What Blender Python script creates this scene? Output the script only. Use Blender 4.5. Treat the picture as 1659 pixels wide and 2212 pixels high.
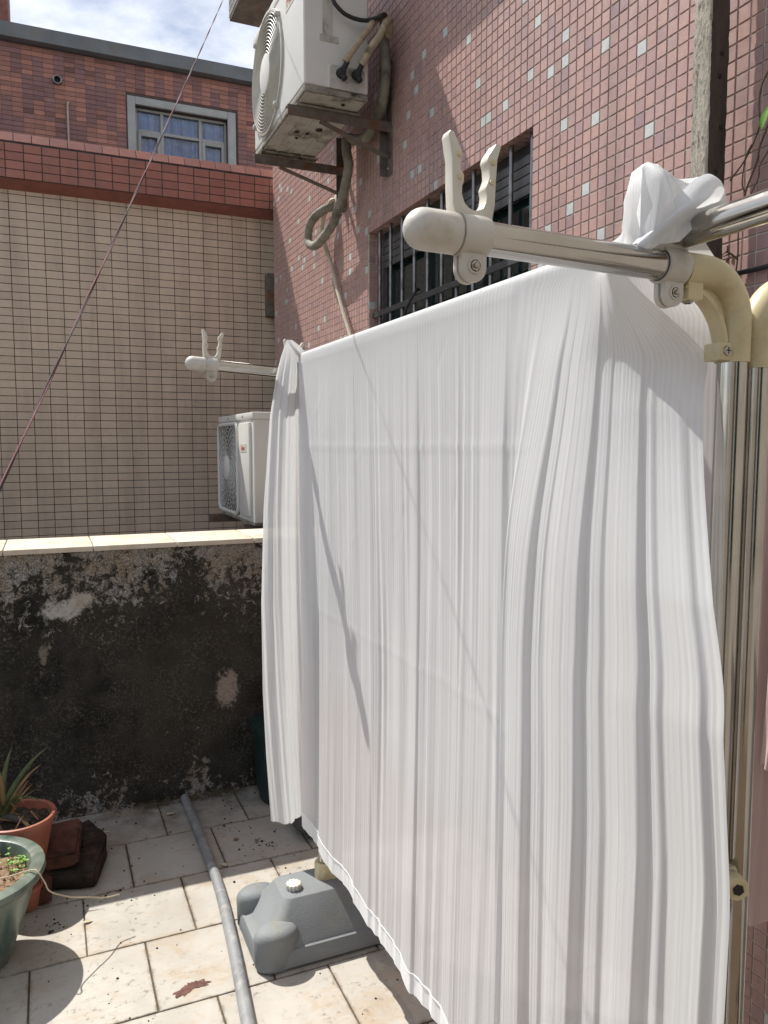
import bpy, bmesh, math, random
import numpy as np
from mathutils import Vector, Matrix
random.seed(7); rng = np.random.default_rng(7)
R = math.radians
scene = bpy.context.scene
for o in list(bpy.data.objects): bpy.data.objects.remove(o)

# ------------------------------------------------------------------ camera, sky, sun, exposure
CAM_H, YAW, PITCH = 1.55, R(23.5), R(5.0)
cam_data = bpy.data.cameras.new('camera'); cam = bpy.data.objects.new('camera', cam_data)
scene.collection.objects.link(cam); scene.camera = cam
cam_data.sensor_fit = 'HORIZONTAL'; cam_data.sensor_width = 36.0
cam_data.lens = 36.0*1670/1659; cam_data.clip_start = 0.02; cam_data.clip_end = 2000
cam.location = (0, 0, CAM_H); cam.rotation_euler = (R(90)-PITCH, 0, -YAW)

SUN = Vector((-0.335, 0.60, 1.0)).normalized()
world = bpy.data.worlds.new('World'); scene.world = world; world.use_nodes = True
wn = world.node_tree; wn.nodes.clear()
w_out = wn.nodes.new('ShaderNodeOutputWorld'); w_bg = wn.nodes.new('ShaderNodeBackground')
w_sky = wn.nodes.new('ShaderNodeTexSky'); w_sky.sky_type = 'NISHITA'; w_sky.sun_disc = False
w_sky.sun_elevation = math.asin(SUN.z); w_sky.sun_rotation = math.atan2(SUN.x, SUN.y)
w_sky.air_density = 1.0; w_sky.dust_density = 2.0; w_sky.ozone_density = 1.5
w_tc = wn.nodes.new('ShaderNodeTexCoord'); w_map = wn.nodes.new('ShaderNodeMapping'); w_map.inputs['Scale'].default_value = (1, 1, 2.2)
w_no = wn.nodes.new('ShaderNodeTexNoise'); w_no.inputs['Scale'].default_value = 2.6; w_no.inputs['Detail'].default_value = 9; w_no.inputs['Roughness'].default_value = .62
w_ra = wn.nodes.new('ShaderNodeValToRGB'); w_ra.color_ramp.elements[0].position = .42; w_ra.color_ramp.elements[1].position = .70
w_mx = wn.nodes.new('ShaderNodeMix'); w_mx.data_type = 'RGBA'; w_mx.inputs[7].default_value = (12.0, 12.1, 12.3, 1)
wl = wn.links.new
wl(w_tc.outputs['Generated'], w_map.inputs[0]); wl(w_map.outputs[0], w_no.inputs['Vector']); wl(w_no.outputs['Fac'], w_ra.inputs[0])
wl(w_ra.outputs['Color'], w_mx.inputs[0]); wl(w_sky.outputs[0], w_mx.inputs[6]); wl(w_mx.outputs[2], w_bg.inputs[0])
w_bg.inputs[1].default_value = 0.098; wl(w_bg.outputs[0], w_out.inputs[0])

sun_data = bpy.data.lights.new('sun', 'SUN'); sun_data.energy = 5.0; sun_data.angle = R(0.55); sun_data.color = (1.0, .955, .88)
sun_ob = bpy.data.objects.new('sun', sun_data); scene.collection.objects.link(sun_ob)
sun_ob.rotation_euler = SUN.to_track_quat('Z', 'Y').to_euler(); sun_ob.location = (-3, 5, 9)
vs = scene.view_settings; vs.view_transform = 'Standard'; vs.look = 'None'; vs.gamma = 1; vs.use_curve_mapping = False; vs.exposure = 0.34
cy = scene.cycles; cy.adaptive_threshold = .02; cy.max_bounces = 6; cy.diffuse_bounces = 3; cy.glossy_bounces = 3; cy.transmission_bounces = 3; cy.transparent_max_bounces = 6; cy.caustics_reflective = False; cy.caustics_refractive = False

# ------------------------------------------------------------------ helpers
COL = scene.collection
def put(name, me, parent=None):
    o = bpy.data.objects.new(name, me); COL.objects.link(o)
    if parent is not None: o.parent = parent
    return o
def thing(name, loc, label, cat, group=None):
    o = put(name, None); o.location = loc; o.empty_display_size = .05
    o['label'] = label; o['category'] = cat
    if group: o['group'] = group
    return o
def tag(o, label, cat, group=None):
    o['label'] = label; o['category'] = cat
    if group: o['group'] = group
    return o
def origin(o):
    v = Vector((0, 0, 0))
    while o is not None: v += o.location; o = o.parent
    return v

class MB:
    def __init__(s): s.v = []; s.f = []; s.c = []; s.uv = None
    def add(s, vs, fs, col=None):
        n = len(s.v); s.v += [tuple(p) for p in vs]; s.f += [tuple(i+n for i in f) for f in fs]
        s.c += [col]*len(fs); return s
    def box(s, a, b, col=None):
        (x0, y0, z0), (x1, y1, z1) = a, b
        return s.add([(x0,y0,z0),(x1,y0,z0),(x1,y1,z0),(x0,y1,z0),(x0,y0,z1),(x1,y0,z1),(x1,y1,z1),(x0,y1,z1)],
                     [(0,3,2,1),(4,5,6,7),(0,1,5,4),(1,2,6,5),(2,3,7,6),(3,0,4,7)], col)
    def tube(s, pts, r, seg=12, cap=True, col=None):
        P = [Vector(p) for p in pts]; n = len(P)
        rad = r if isinstance(r, (list, tuple)) else [r]*n
        T = [(P[min(i+1, n-1)]-P[max(i-1, 0)]).normalized() for i in range(n)]
        u = T[0].orthogonal().normalized(); vs = []; fs = []
        for i in range(n):
            u = (u - T[i]*u.dot(T[i])).normalized(); w = T[i].cross(u)
            for k in range(seg):
                a = 2*math.pi*k/seg; vs.append(P[i]+(u*math.cos(a)+w*math.sin(a))*rad[i])
        for i in range(n-1):
            for k in range(seg):
                k2 = (k+1) % seg; fs.append((i*seg+k, i*seg+k2, (i+1)*seg+k2, (i+1)*seg+k))
        if cap: fs.append(tuple(range(seg-1, -1, -1))); fs.append(tuple((n-1)*seg+k for k in range(seg)))
        return s.add(vs, fs, col)
    def lathe(s, c, prof, seg=32, axis=(0,0,1), col=None, cap=True):
        A = Vector(axis).normalized(); u = A.orthogonal().normalized(); w = A.cross(u); c = Vector(c); vs = []; fs = []
        for (r, h) in prof:
            for k in range(seg):
                a = 2*math.pi*k/seg; vs.append(c+A*h+(u*math.cos(a)+w*math.sin(a))*r)
        n = len(prof)
        for i in range(n-1):
            for k in range(seg):
                k2 = (k+1) % seg; fs.append((i*seg+k, i*seg+k2, (i+1)*seg+k2, (i+1)*seg+k))
        if cap: fs.append(tuple(range(seg-1, -1, -1))); fs.append(tuple((n-1)*seg+k for k in range(seg)))
        return s.add(vs, fs, col)
    def grid(s, G, closed=False, uv=None, col=None):
        G = np.asarray(G, float); n, m = G.shape[:2]; b = len(s.v)
        s.v += [tuple(p) for p in G.reshape(-1, 3)]
        for i in range(n-1):
            for j in range(m if closed else m-1):
                j2 = (j+1) % m; s.f.append((b+i*m+j, b+i*m+j2, b+(i+1)*m+j2, b+(i+1)*m+j))
        s.c += [col]*(len(s.f)-len(s.c))
        if uv is not None: s.uv = np.asarray(uv, float).reshape(-1, 2)
        return s
    def prism(s, out, o, ex, ey, ez, th, col=None):     # outline in (ex, ey), extruded +-th/2 along ez
        o, ex, ey, ez = map(Vector, (o, ex, ey, ez)); n = len(out)
        vs = [o+ex*a+ey*b-ez*th/2 for a, b in out]+[o+ex*a+ey*b+ez*th/2 for a, b in out]
        fs = [tuple(range(n-1, -1, -1)), tuple(range(n, 2*n))]+[(i, (i+1) % n, n+(i+1) % n, n+i) for i in range(n)]
        return s.add(vs, fs, col)
    def build(s, name, m, parent=None, smooth=40, bevel=0, seg=2, weld=False):
        off = origin(parent) if parent is not None else Vector((0, 0, 0))
        me = bpy.data.meshes.new(name)
        me.from_pydata([(x-off.x, y-off.y, z-off.z) for x, y, z in s.v], [], s.f)
        if s.uv is not None:
            l = me.uv_layers.new(name='UVMap'); idx = np.empty(len(me.loops), int); me.loops.foreach_get('vertex_index', idx)
            l.data.foreach_set('uv', s.uv[idx].ravel())
        if any(c is not None for c in s.c):
            at = me.color_attributes.new('col', 'FLOAT_COLOR', 'CORNER'); arr = np.ones((len(me.loops), 4), np.float32); k = 0
            for f, c in zip(s.f, s.c):
                arr[k:k+len(f), :3] = c if c is not None else (.5, .5, .5); k += len(f)
            at.data.foreach_set('color', arr.ravel())
        if bevel or weld:
            bm = bmesh.new(); bm.from_mesh(me)
            if weld: bmesh.ops.remove_doubles(bm, verts=bm.verts, dist=1e-5)
            if bevel:
                es = [e for e in bm.edges if len(e.link_faces) == 2 and e.calc_face_angle(0) > R(30)]
                bmesh.ops.bevel(bm, geom=es, offset=bevel, segments=seg, affect='EDGES', profile=.6, clamp_overlap=True)
            bm.to_mesh(me); bm.free()
        bm = bmesh.new(); bm.from_mesh(me); 
        if s.uv is None: bmesh.ops.recalc_face_normals(bm, faces=bm.faces)
        bm.to_mesh(me); bm.free()
        if smooth:
            me.shade_smooth(); me.set_sharp_from_angle(angle=R(smooth))
        me.materials.append(m)
        return put(name, me, parent)
def copy_tree(o, loc, parent=None):
    c = o.copy(); COL.objects.link(c); c.parent = parent; c.location = loc
    for ch in list(o.children):
        d = ch.copy(); COL.objects.link(d); d.parent = c
        for g in list(ch.children):
            e = g.copy(); COL.objects.link(e); e.parent = d
    return c
def arc(c, ex, ey, r, a0, a1, n):
    c, ex, ey = Vector(c), Vector(ex), Vector(ey)
    return [c+ex*r*math.cos(R(a0+(a1-a0)*i/n))+ey*r*math.sin(R(a0+(a1-a0)*i/n)) for i in range(n+1)]
def spline(pts, n=8):
    P = [Vector(p) for p in pts]; P = [2*P[0]-P[1]]+P+[2*P[-1]-P[-2]]; out = []
    for i in range(1, len(P)-2):
        for k in range(n):
            t = k/n; a, b, c, d = P[i-1:i+3]
            out.append(.5*((2*b)+(c-a)*t+(2*a-5*b+4*c-d)*t*t+(3*b-a-3*c+d)*t**3))
    out.append(P[-2]); return out

_fw = np.array([math.sin(YAW)*math.cos(PITCH), math.cos(YAW)*math.cos(PITCH), -math.sin(PITCH)])
_rt = np.array([math.cos(YAW), -math.sin(YAW), 0.]); _up = np.cross(_rt, _fw)
def proj(p):        # only used to rank pieces by how large they show
    q = np.array(p, float)-np.array([0, 0, CAM_H]); z = q@_fw
    return (829.5+1670*(q@_rt)/z, 1106-1670*(q@_up)/z, z) if z > .05 else (-9e3, -9e3, z)

# ------------------------------------------------------------------ materials
class NT:
    def __init__(s, name, rough=.6, metal=0., spec=.5):
        s.m = bpy.data.materials.new(name); s.m.use_nodes = True; s.t = s.m.node_tree
        s.b = s.t.nodes['Principled BSDF']; s.b.inputs['Roughness'].default_value = rough
        s.b.inputs['Metallic'].default_value = metal; s.b.inputs['Specular IOR Level'].default_value = spec
        s.pos = s.t.nodes.new('ShaderNodeNewGeometry').outputs['Position']
    def n(s, typ, **k):
        nd = s.t.nodes.new(typ)
        for a, b in k.items(): setattr(nd, a, b)
        return nd
    def l(s, a, b): s.t.links.new(a, b)
    def mapv(s, scale=(1,1,1), vec=None, loc=(0,0,0)):
        m = s.n('ShaderNodeMapping'); m.inputs['Scale'].default_value = scale; m.inputs['Location'].default_value = loc
        s.l(vec if vec is not None else s.pos, m.inputs[0]); return m.outputs[0]
    def noise(s, scale, detail=6, rough=.55, vec=None, dist=0):
        t = s.n('ShaderNodeTexNoise'); t.inputs['Scale'].default_value = scale; t.inputs['Detail'].default_value = detail
        t.inputs['Roughness'].default_value = rough; t.inputs['Distortion'].default_value = dist
        s.l(vec if vec is not None else s.pos, t.inputs['Vector']); return t.outputs['Fac']
    def vor(s, scale, vec=None, feature='F1'):
        t = s.n('ShaderNodeTexVoronoi', feature=feature); t.inputs['Scale'].default_value = scale
        s.l(vec if vec is not None else s.pos, t.inputs['Vector']); return t.outputs['Distance']
    def ramp(s, fac, stops):
        r = s.n('ShaderNodeValToRGB'); e = r.color_ramp.elements
        while len(e) < len(stops): e.new(.5)
        for el, (p, c) in zip(e, stops):
            el.position = p; el.color = (c, c, c, 1) if isinstance(c, (int, float)) else (*c, 1)
        s.l(fac, r.inputs[0]); return r.outputs['Color']
    def mix(s, fac, a, b, blend='MIX'):
        m = s.n('ShaderNodeMix', data_type='RGBA', blend_type=blend)
        for sock, v in ((0, fac), (6, a), (7, b)):
            if isinstance(v, (int, float)): m.inputs[sock].default_value = v if sock == 0 else (v, v, v, 1)
            elif isinstance(v, tuple): m.inputs[sock].default_value = (*v, 1)
            else: s.l(v, m.inputs[sock])
        return m.outputs[2]
    def math(s, op, a, b=0.):
        m = s.n('ShaderNodeMath', operation=op)
        for i, v in enumerate((a, b)):
            if isinstance(v, (int, float)): m.inputs[i].default_value = v
            else: s.l(v, m.inputs[i])
        return m.outputs[0]
    def sep(s, vec=None):
        x = s.n('ShaderNodeSeparateXYZ'); s.l(vec if vec is not None else s.pos, x.inputs[0]); return x.outputs
    def attr(s, name='col'):
        a = s.n('ShaderNodeAttribute', attribute_name=name); return a.outputs['Color']
    def color(s, c):
        if isinstance(c, tuple): s.b.inputs['Base Color'].default_value = (*c, 1)
        else: s.l(c, s.b.inputs['Base Color'])
        return s
    def rough(s, r): s.l(r, s.b.inputs['Roughness']); return s
    def bump(s, h, strength=.3, dist=.002):
        b = s.n('ShaderNodeBump'); b.inputs['Strength'].default_value = strength; b.inputs['Distance'].default_value = dist
        s.l(h, b.inputs['Height']); s.l(b.outputs[0], s.b.inputs['Normal']); return s

def simple(name, c, rough=.6, metal=0., var=.25, scale=30., bump=.15, bscale=150., spec=.5, dirt=None, dscale=9.):
    m = NT(name, rough, metal, spec)
    d = tuple(x*(1-var) for x in c); e = tuple(min(1, x*(1+var*.6)) for x in c)
    k = m.mix(m.ramp(m.noise(scale, 5), [(.3, 0), (.7, 1)]), d, e)
    if dirt is not None: k = m.mix(m.ramp(m.noise(dscale, 8, .65), [(.52, 0), (.68, 1)]), k, dirt)
    m.color(k)
    if bump: m.bump(m.noise(bscale, 4), bump, .001)
    return m.m

def tile_mat(name, rough, var=.18, scale=55, speck=0., spec=.5, bumpk=.15, dirt=None, streak=0.):
    m = NT(name, rough, 0, spec); c = m.attr()
    c = m.mix(m.math('MULTIPLY', m.ramp(m.noise(scale, 5), [(.3, 0), (.75, 1)]), var), c, (.05, .04, .04), 'MIX')
    if speck: c = m.mix(m.math('MULTIPLY', m.ramp(m.noise(900, 2), [(.66, 0), (.72, 1)]), speck), c, (.75, .7, .65))
    if streak:
        sk = m.ramp(m.noise(7, 6, .6, m.mapv((1, 1, .12))), [(.45, 0), (.75, 1)]); c = m.mix(m.math('MULTIPLY', sk, streak), c, (.16, .12, .10))
        m.rough(m.ramp(m.noise(24, 4), [(.3, rough*.7), (.7, rough*1.7)]))
    if dirt: c = m.mix(m.math('MULTIPLY', m.ramp(m.noise(5, 8, .7), [(.5, 0), (.75, 1)]), .5), c, dirt)
    m.color(c); m.bump(m.noise(60, 3), bumpk, .002); return m.m

M = {}
M['pink_tile'] = tile_mat('pink_glazed_tile', .30, .14, 45, .30, .5, .3, None, .38)
M['beige_tile'] = tile_mat('beige_glazed_tile', .30, .08, 20, 0, .5, .2, None, .35)
M['red_tile'] = tile_mat('red_cornice_tile', .45, .15, 25, .05, .5, .2, None, .3)
M['brick_tile'] = tile_mat('brick_facing_tile', .7, .22, 30, 0, .3)
M['pink_grout'] = simple('pale_grout', (.60, .56, .50), .95, 0, .25, 20, .3, 200, .2, (.30, .26, .23), 14)
M['dark_grout'] = simple('dark_grout', (.085, .08, .082), .95, 0, .4, 15, .3, 200, .2)
M['concrete'] = simple('weathered_concrete', (.24, .22, .19), .95, 0, .35, 14, .5, 90, .2, (.05, .05, .05), 6)
M['fascia'] = simple('grey_fascia', (.20, .215, .225), .7, 0, .2, 4, .2, 60, .3, (.2, .18, .16), 3)
M['trim'] = simple('pale_grey_window_trim', (.42, .43, .42), .7, 0, .12, 10, .1, 80)
M['upvc'] = simple('grey_window_frame', (.40, .40, .39), .5, 0, .08, 20, 0)
M['bluecurtain'] = simple('blue_window_curtain', (.22, .42, .98), .9, 0, .3, 9, 0)

def floor_mat(name, tintA, tintB):
    m = NT(name, .38, 0, .45)
    v = m.mapv((1.6, 1.0, 1)); c = m.mix(m.ramp(m.noise(3.1, 8, .6, v, .8), [(.3, 0), (.7, 1)]), tintA, tintB)
    vein = m.ramp(m.math('ABSOLUTE', m.math('SUBTRACT', m.noise(2.3, 5, .5, m.mapv((1.0, 1.7, 1)), 1.6), .5)), [(.0, 1), (.035, 0)])
    c = m.mix(m.math('MULTIPLY', vein, .22), c, (.34, .33, .31))
    rust = m.ramp(m.noise(5.5, 9, .72, m.mapv((1, 1.6, 1), None, (4.3, 1.7, 0)), .5), [(.50, 0), (.70, 1)])
    c = m.mix(m.math('MULTIPLY', rust, .62), c, (.36, .24, .12))
    grime = m.ramp(m.noise(38, 7, .75), [(.55, 0), (.66, 1)]); zone = m.ramp(m.noise(4.2, 4, .5, m.mapv((1, 1, 1), None, (9, 2, 0))), [(.42, 0), (.62, 1)])
    g2 = m.math('MULTIPLY', grime, zone); c = m.mix(m.math('MULTIPLY', g2, .85), c, (.10, .085, .06))
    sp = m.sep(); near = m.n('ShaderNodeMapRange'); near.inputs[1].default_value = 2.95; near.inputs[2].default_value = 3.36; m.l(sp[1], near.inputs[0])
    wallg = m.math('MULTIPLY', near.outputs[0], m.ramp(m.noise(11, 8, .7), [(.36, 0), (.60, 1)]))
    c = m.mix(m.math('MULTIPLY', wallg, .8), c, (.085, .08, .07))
    tc = m.n('ShaderNodeTexCoord'); gx, gy, gz = m.sep(tc.outputs['Generated'])
    ed = m.math('MINIMUM', m.math('MINIMUM', gx, m.math('SUBTRACT', 1., gx)), m.math('MINIMUM', gy, m.math('SUBTRACT', 1., gy)))
    ed = m.math('ADD', ed, m.math('MULTIPLY', m.math('SUBTRACT', m.noise(26, 7, .75), .42), .16))
    c = m.mix(m.math('MULTIPLY', m.ramp(ed, [(.0, 1), (.035, 0)]), .7), c, (.15, .115, .07))
    m.color(c); m.rough(m.ramp(m.noise(7, 6), [(.3, .28), (.75, .62)])); m.bump(m.noise(30, 8, .7), .1, .001); return m.m
M['floor_a'] = floor_mat('marble_look_floor_tile', (.385, .358, .315), (.475, .448, .40))
M['floor_grout'] = simple('dark_brown_floor_grout', (.13, .10, .07), .95, 0, .4, 60, .3, 300, .2)

def mould_mat():
    m = NT('mouldy_plaster', .95, 0, .15); x, y, z = m.sep()
    base = m.mix(m.ramp(m.noise(7, 9, .68), [(.32, 0), (.70, 1)]), (.007, .007, .007), (.050, .047, .041))
    base = m.mix(m.ramp(m.noise(2.1, 6, .6, m.mapv((1, 1, .35))), [(.45, 0), (.75, 1)]), base, (.060, .052, .040))
    fine = m.ramp(m.noise(95, 6, .85), [(.50, 0), (.62, 1)]); fz = m.ramp(m.noise(6, 6, .6), [(.35, .1), (.65, 1)]); base = m.mix(m.math('MULTIPLY', m.math('MULTIPLY', fine, fz), .75), base, (.15, .14, .122))
    top = m.n('ShaderNodeMapRange'); top.inputs[1].default_value = .66; top.inputs[2].default_value = 1.09; m.l(z, top.inputs[0])
    low = m.n('ShaderNodeMapRange'); low.inputs[1].default_value = .22; low.inputs[2].default_value = .0; m.l(z, low.inputs[0])
    streak = m.noise(4.5, 7, .65, m.mapv((1, 1, .25)), .4)
    f = m.math('ADD', m.math('MULTIPLY', top.outputs[0], .34), m.math('MULTIPLY', m.math('SUBTRACT', streak, .5), .9))
    f = m.math('ADD', f, m.math('MULTIPLY', m.math('SUBTRACT', m.noise(34, 8, .74, None, .6), .5), 1.25))
    f = m.math('ADD', f, m.math('MULTIPLY', low.outputs[0], .26))
    peel = m.ramp(f, [(.20, 0), (.29, 1)])
    wnz = m.n('ShaderNodeTexNoise'); wnz.inputs['Scale'].default_value = 14; wnz.inputs['Detail'].default_value = 6; m.l(m.pos, wnz.inputs['Vector'])
    wsc = m.n('ShaderNodeVectorMath', operation='SCALE'); wsc.inputs['Scale'].default_value = .16; m.l(wnz.outputs['Color'], wsc.inputs[0])
    wad = m.n('ShaderNodeVectorMath', operation='ADD'); m.l(m.pos, wad.inputs[0]); m.l(wsc.outputs[0], wad.inputs[1]); warp = wad.outputs[0]
    cr = m.ramp(m.vor(70, warp, 'DISTANCE_TO_EDGE'), [(.0, 0), (.16, 1)])
    peel = m.math('MULTIPLY', peel, m.math('ADD', m.math('MULTIPLY', cr, .7), .2))
    pale = m.mix(m.ramp(m.noise(13, 6, .6), [(.35, 0), (.65, 1)]), (.44, .44, .43), (.36, .29, .21))
    c = m.mix(peel, base, pale)
    def patch(cx, cz, sx, sz, colr, thr):       # old repair patches in the plaster
        d = m.n('ShaderNodeVectorMath', operation='LENGTH')
        mp = m.mapv((1/sx, 0, 1/sz), None, (-cx/sx, 0, -cz/sz)); m.l(mp, d.inputs[0])
        dd = m.math('ADD', d.outputs['Value'], m.math('MULTIPLY', m.math('SUBTRACT', m.noise(22, 10, .8), .5), 3.0))
        return m.math('MULTIPLY', m.ramp(dd, [(thr, 1), (thr+.3, 0)]), m.ramp(m.noise(60, 8, .8), [(.32, .25), (.52, 1)])), colr
    for p in ((.035, .875, .105, .05, (.46, .45, .43), .62), (.11, .915, .06, .045, (.45, .42, .37), .55), (.70, .47, .055, .105, (.30, .25, .215), .62), (-.04, .70, .03, .12, (.2, .18, .14), .3)):
        k, colr = patch(*p); c = m.mix(k, c, colr)
    m.color(c); h = m.math('ADD', m.noise(40, 9, .7), m.math('MULTIPLY', peel, -.6)); m.bump(h, .8, .004); return m.m
M['mould'] = mould_mat()
M['coping'] = simple('cream_coping_slab', (.62, .56, .46), .6, 0, .10, 25, .1, 100, .4, (.48, .40, .30), 6)

def steel_mat():
    m = NT('stainless_steel', .2, 1.0); m.color(m.mix(m.ramp(m.noise(9, 6), [(.35, 0), (.7, 1)]), (.50, .475, .445), (.40, .375, .34)))
    m.rough(m.ramp(m.noise(40, 6, .7), [(.35, .07), (.75, .20)])); m.bump(m.noise(300, 2), .03, .0005); return m.m
M['steel'] = steel_mat()
M['rod_steel'] = M['steel']
M['cream_abs'] = simple('yellowed_plastic', (.62, .545, .345), .38, 0, .10, 12, .05, 60, .5, (.42, .34, .19), 8)
M['white_abs'] = simple('greyed_white_plastic', (.60, .575, .53), .38, 0, .10, 14, .06, 60, .5, (.42, .38, .31), 9)
M['hook_abs'] = simple('ivory_hook_plastic', (.66, .63, .55), .35, 0, .08, 15, .05, 60, .5, (.55, .48, .36), 10)
M['screw'] = simple('bolt_steel', (.45, .42, .38), .35, 1., .3, 60, .2, 200)
M['screw_dark'] = simple('dark_hole', (.02, .018, .016), .8, 0, .2)
def base_mat():
    m = NT('grey_textured_plastic', .6, 0, .4)
    c = m.mix(m.ramp(m.noise(6, 6), [(.35, 0), (.7, 1)]), (.17, .185, .192), (.22, .235, .242))
    c = m.mix(m.math('MULTIPLY', m.ramp(m.noise(9, 8, .65, m.mapv((2, .7, 1))), [(.55, 0), (.75, 1)]), .5), c, (.26, .25, .15)); m.color(c)
    m.bump(m.noise(260, 3, .6), .8, .0018); return m.m
M['rack_base'] = base_mat()
M['ac_white'] = simple('aged_white_sheet_metal', (.66, .655, .62), .42, 0, .05, 8, .03, 40, .5)
M['ac_grille'] = simple('grey_grille_plastic', (.47, .46, .41), .5, 0, .12, 20, 0)
M['ac_dark'] = simple('dark_fan_recess', (.10, .098, .09), .8, 0, .3)
M['ac_pan'] = simple('stained_ac_base_pan', (.50, .49, .44), .6, 0, .15, 12, .2, 80, .4, (.13, .11, .085), 10)
M['ac_rim'] = simple('mouldy_ac_rim', (.30, .28, .24), .8, 0, .4, 30, .3, 120, .3, (.05, .045, .04), 22)
M['rust_steel'] = simple('rust_stained_angle_iron', (.17, .145, .125), .7, .3, .35, 20, .4, 120, .4, (.19, .09, .04), 9)
M['rubber'] = simple('black_rubber', (.018, .018, .02), .6, 0, .2)
M['insul'] = simple('yellowed_pipe_wrap', (.42, .355, .25), .8, 0, .22, 25, .4, 90, .3, (.13, .10, .065), 18)
M['wrap_grey'] = simple('grey_pipe_tape', (.25, .235, .19), .75, 0, .25, 22, .4, 90, .3, (.10, .09, .07), 14)
M['pvc_cream'] = simple('cream_pvc_hose', (.50, .45, .35), .6, 0, .15, 15, .1)
M['pvc_grey'] = simple('chalky_grey_pvc', (.24, .245, .25), .55, 0, .2, 16, .25, 120, .4, (.38, .37, .34), 26)
M['win_dark'] = simple('dark_window_frame', (.055, .058, .06), .45, 0, .2, 20, 0)
M['win_bar'] = simple('dull_steel_bar', (.27, .265, .26), .35, .85, .3, 25, .1, 90, .5, (.12, .10, .09), 15)
M['room_dark'] = simple('dark_room', (.02, .024, .024), .9, 0, .3)
M['blind'] = simple('grey_roller_shutter', (.12, .12, .12), .5, .2, .15, 20, 0)
def glass_mat():
    m = NT('dark_teal_glass', .06, 0, .6); m.color((.012, .026, .026)); return m.m
M['glass'] = glass_mat()
def pane_mat():
    m = bpy.data.materials.new('clear_pane'); m.use_nodes = True; t = m.node_tree; t.nodes.clear()
    o = t.nodes.new('ShaderNodeOutputMaterial'); g = t.nodes.new('ShaderNodeBsdfGlossy'); g.inputs['Roughness'].default_value = .03
    tr = t.nodes.new('ShaderNodeBsdfTransparent'); mx = t.nodes.new('ShaderNodeMixShader'); f = t.nodes.new('ShaderNodeFresnel'); f.inputs[0].default_value = 1.6
    t.links.new(f.outputs[0], mx.inputs[0]); t.links.new(tr.outputs[0], mx.inputs[1]); t.links.new(g.outputs[0], mx.inputs[2]); t.links.new(mx.outputs[0], o.inputs[0]); return m
M['pane'] = pane_mat()
def wood_mat(ca, cb, nm, bs):
    m = NT(nm, .95, 0, .15)
    g = m.noise(26, 8, .7, m.mapv((1, 1, .18))); k = m.noise(120, 6, .7, m.mapv((1, 1, .45)))
    c = m.mix(m.ramp(g, [(.3, 0), (.7, 1)]), ca, cb); c = m.mix(m.ramp(k, [(.5, 0), (.72, 1)]), c, (.07, .055, .045))
    m.color(c); m.bump(m.math('ADD', g, k), bs, .006); return m.m
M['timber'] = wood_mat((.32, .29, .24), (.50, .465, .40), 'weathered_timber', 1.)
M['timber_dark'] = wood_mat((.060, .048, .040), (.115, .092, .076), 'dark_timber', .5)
def green_glaze():
    m = NT('streaky_green_glaze', .28, 0, .5)
    st = m.noise(7, 6, .6, m.mapv((1, 1, .6)), 1.2)
    c = m.mix(m.ramp(st, [(.35, 0), (.65, 1)]), (.045, .085, .075), (.20, .225, .18)); c = m.mix(m.ramp(m.noise(26, 7, .7), [(.58, 0), (.72, 1)]), c, (.36, .35, .30))
    c = m.mix(m.ramp(m.noise(3.4, 5), [(.5, 0), (.72, 1)]), c, (.13, .11, .08)); m.color(c); m.bump(m.noise(18, 5), .2, .004); return m.m
M['green_glaze'] = green_glaze()
M['terracotta'] = simple('terracotta_plastic', (.36, .125, .08), .5, 0, .2, 14, .08, 60, .4, (.20, .10, .075), 11)
M['soil'] = simple('dark_soil', (.055, .042, .032), 1., 0, .5, 60, 1., 120, .1, (.16, .13, .1), 45)
M['soil_pale'] = simple('pale_granular_soil', (.25, .17, .11), 1., 0, .4, 90, 1., 160, .1)
M['brick'] = simple('mossy_old_brick', (.13, .058, .042), .95, 0, .4, 18, .8, 70, .15, (.03, .027, .022), 7)
M['brick_dark'] = simple('blackened_brick', (.042, .034, .028), .95, 0, .5, 18, .8, 70, .15, (.10, .05, .036), 12)
M['aloe'] = simple('dull_aloe_green', (.075, .105, .045), .5, 0, .35, 20, .1)
M['dry'] = simple('dry_brown_leaf', (.25, .165, .085), .85, 0, .4, 30, .2)
M['straw'] = simple('pale_dry_stalk', (.50, .43, .30), .7, 0, .2, 30, .1)
M['vine'] = simple('brown_vine', (.12, .075, .045), .85, 0, .35, 40, .2)
M['leaf'] = simple('fresh_green_leaf', (.16, .34, .045), .5, 0, .3, 40, .1)
M['weed'] = simple('dry_grass', (.13, .105, .06), .9, 0, .4, 30, 0)
M['crumb'] = simple('dark_litter', (.045, .032, .022), 1., 0, .5, 60, .3)
M['bin'] = simple('dark_green_bin_plastic', (.010, .028, .028), .45, 0, .25, 10, .1)
M['stone'] = simple('dark_stone', (.07, .065, .06), .9, 0, .4, 12, .5, 60)
M['wire_black'] = simple('black_cable', (.012, .012, .014), .5, 0, .2)
M['wire_red'] = simple('red_wire', (.17, .035, .05), .5, 0, .2)
M['ground'] = simple('street_ground', (.18, .17, .16), .95, 0, .3, 2)

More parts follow.
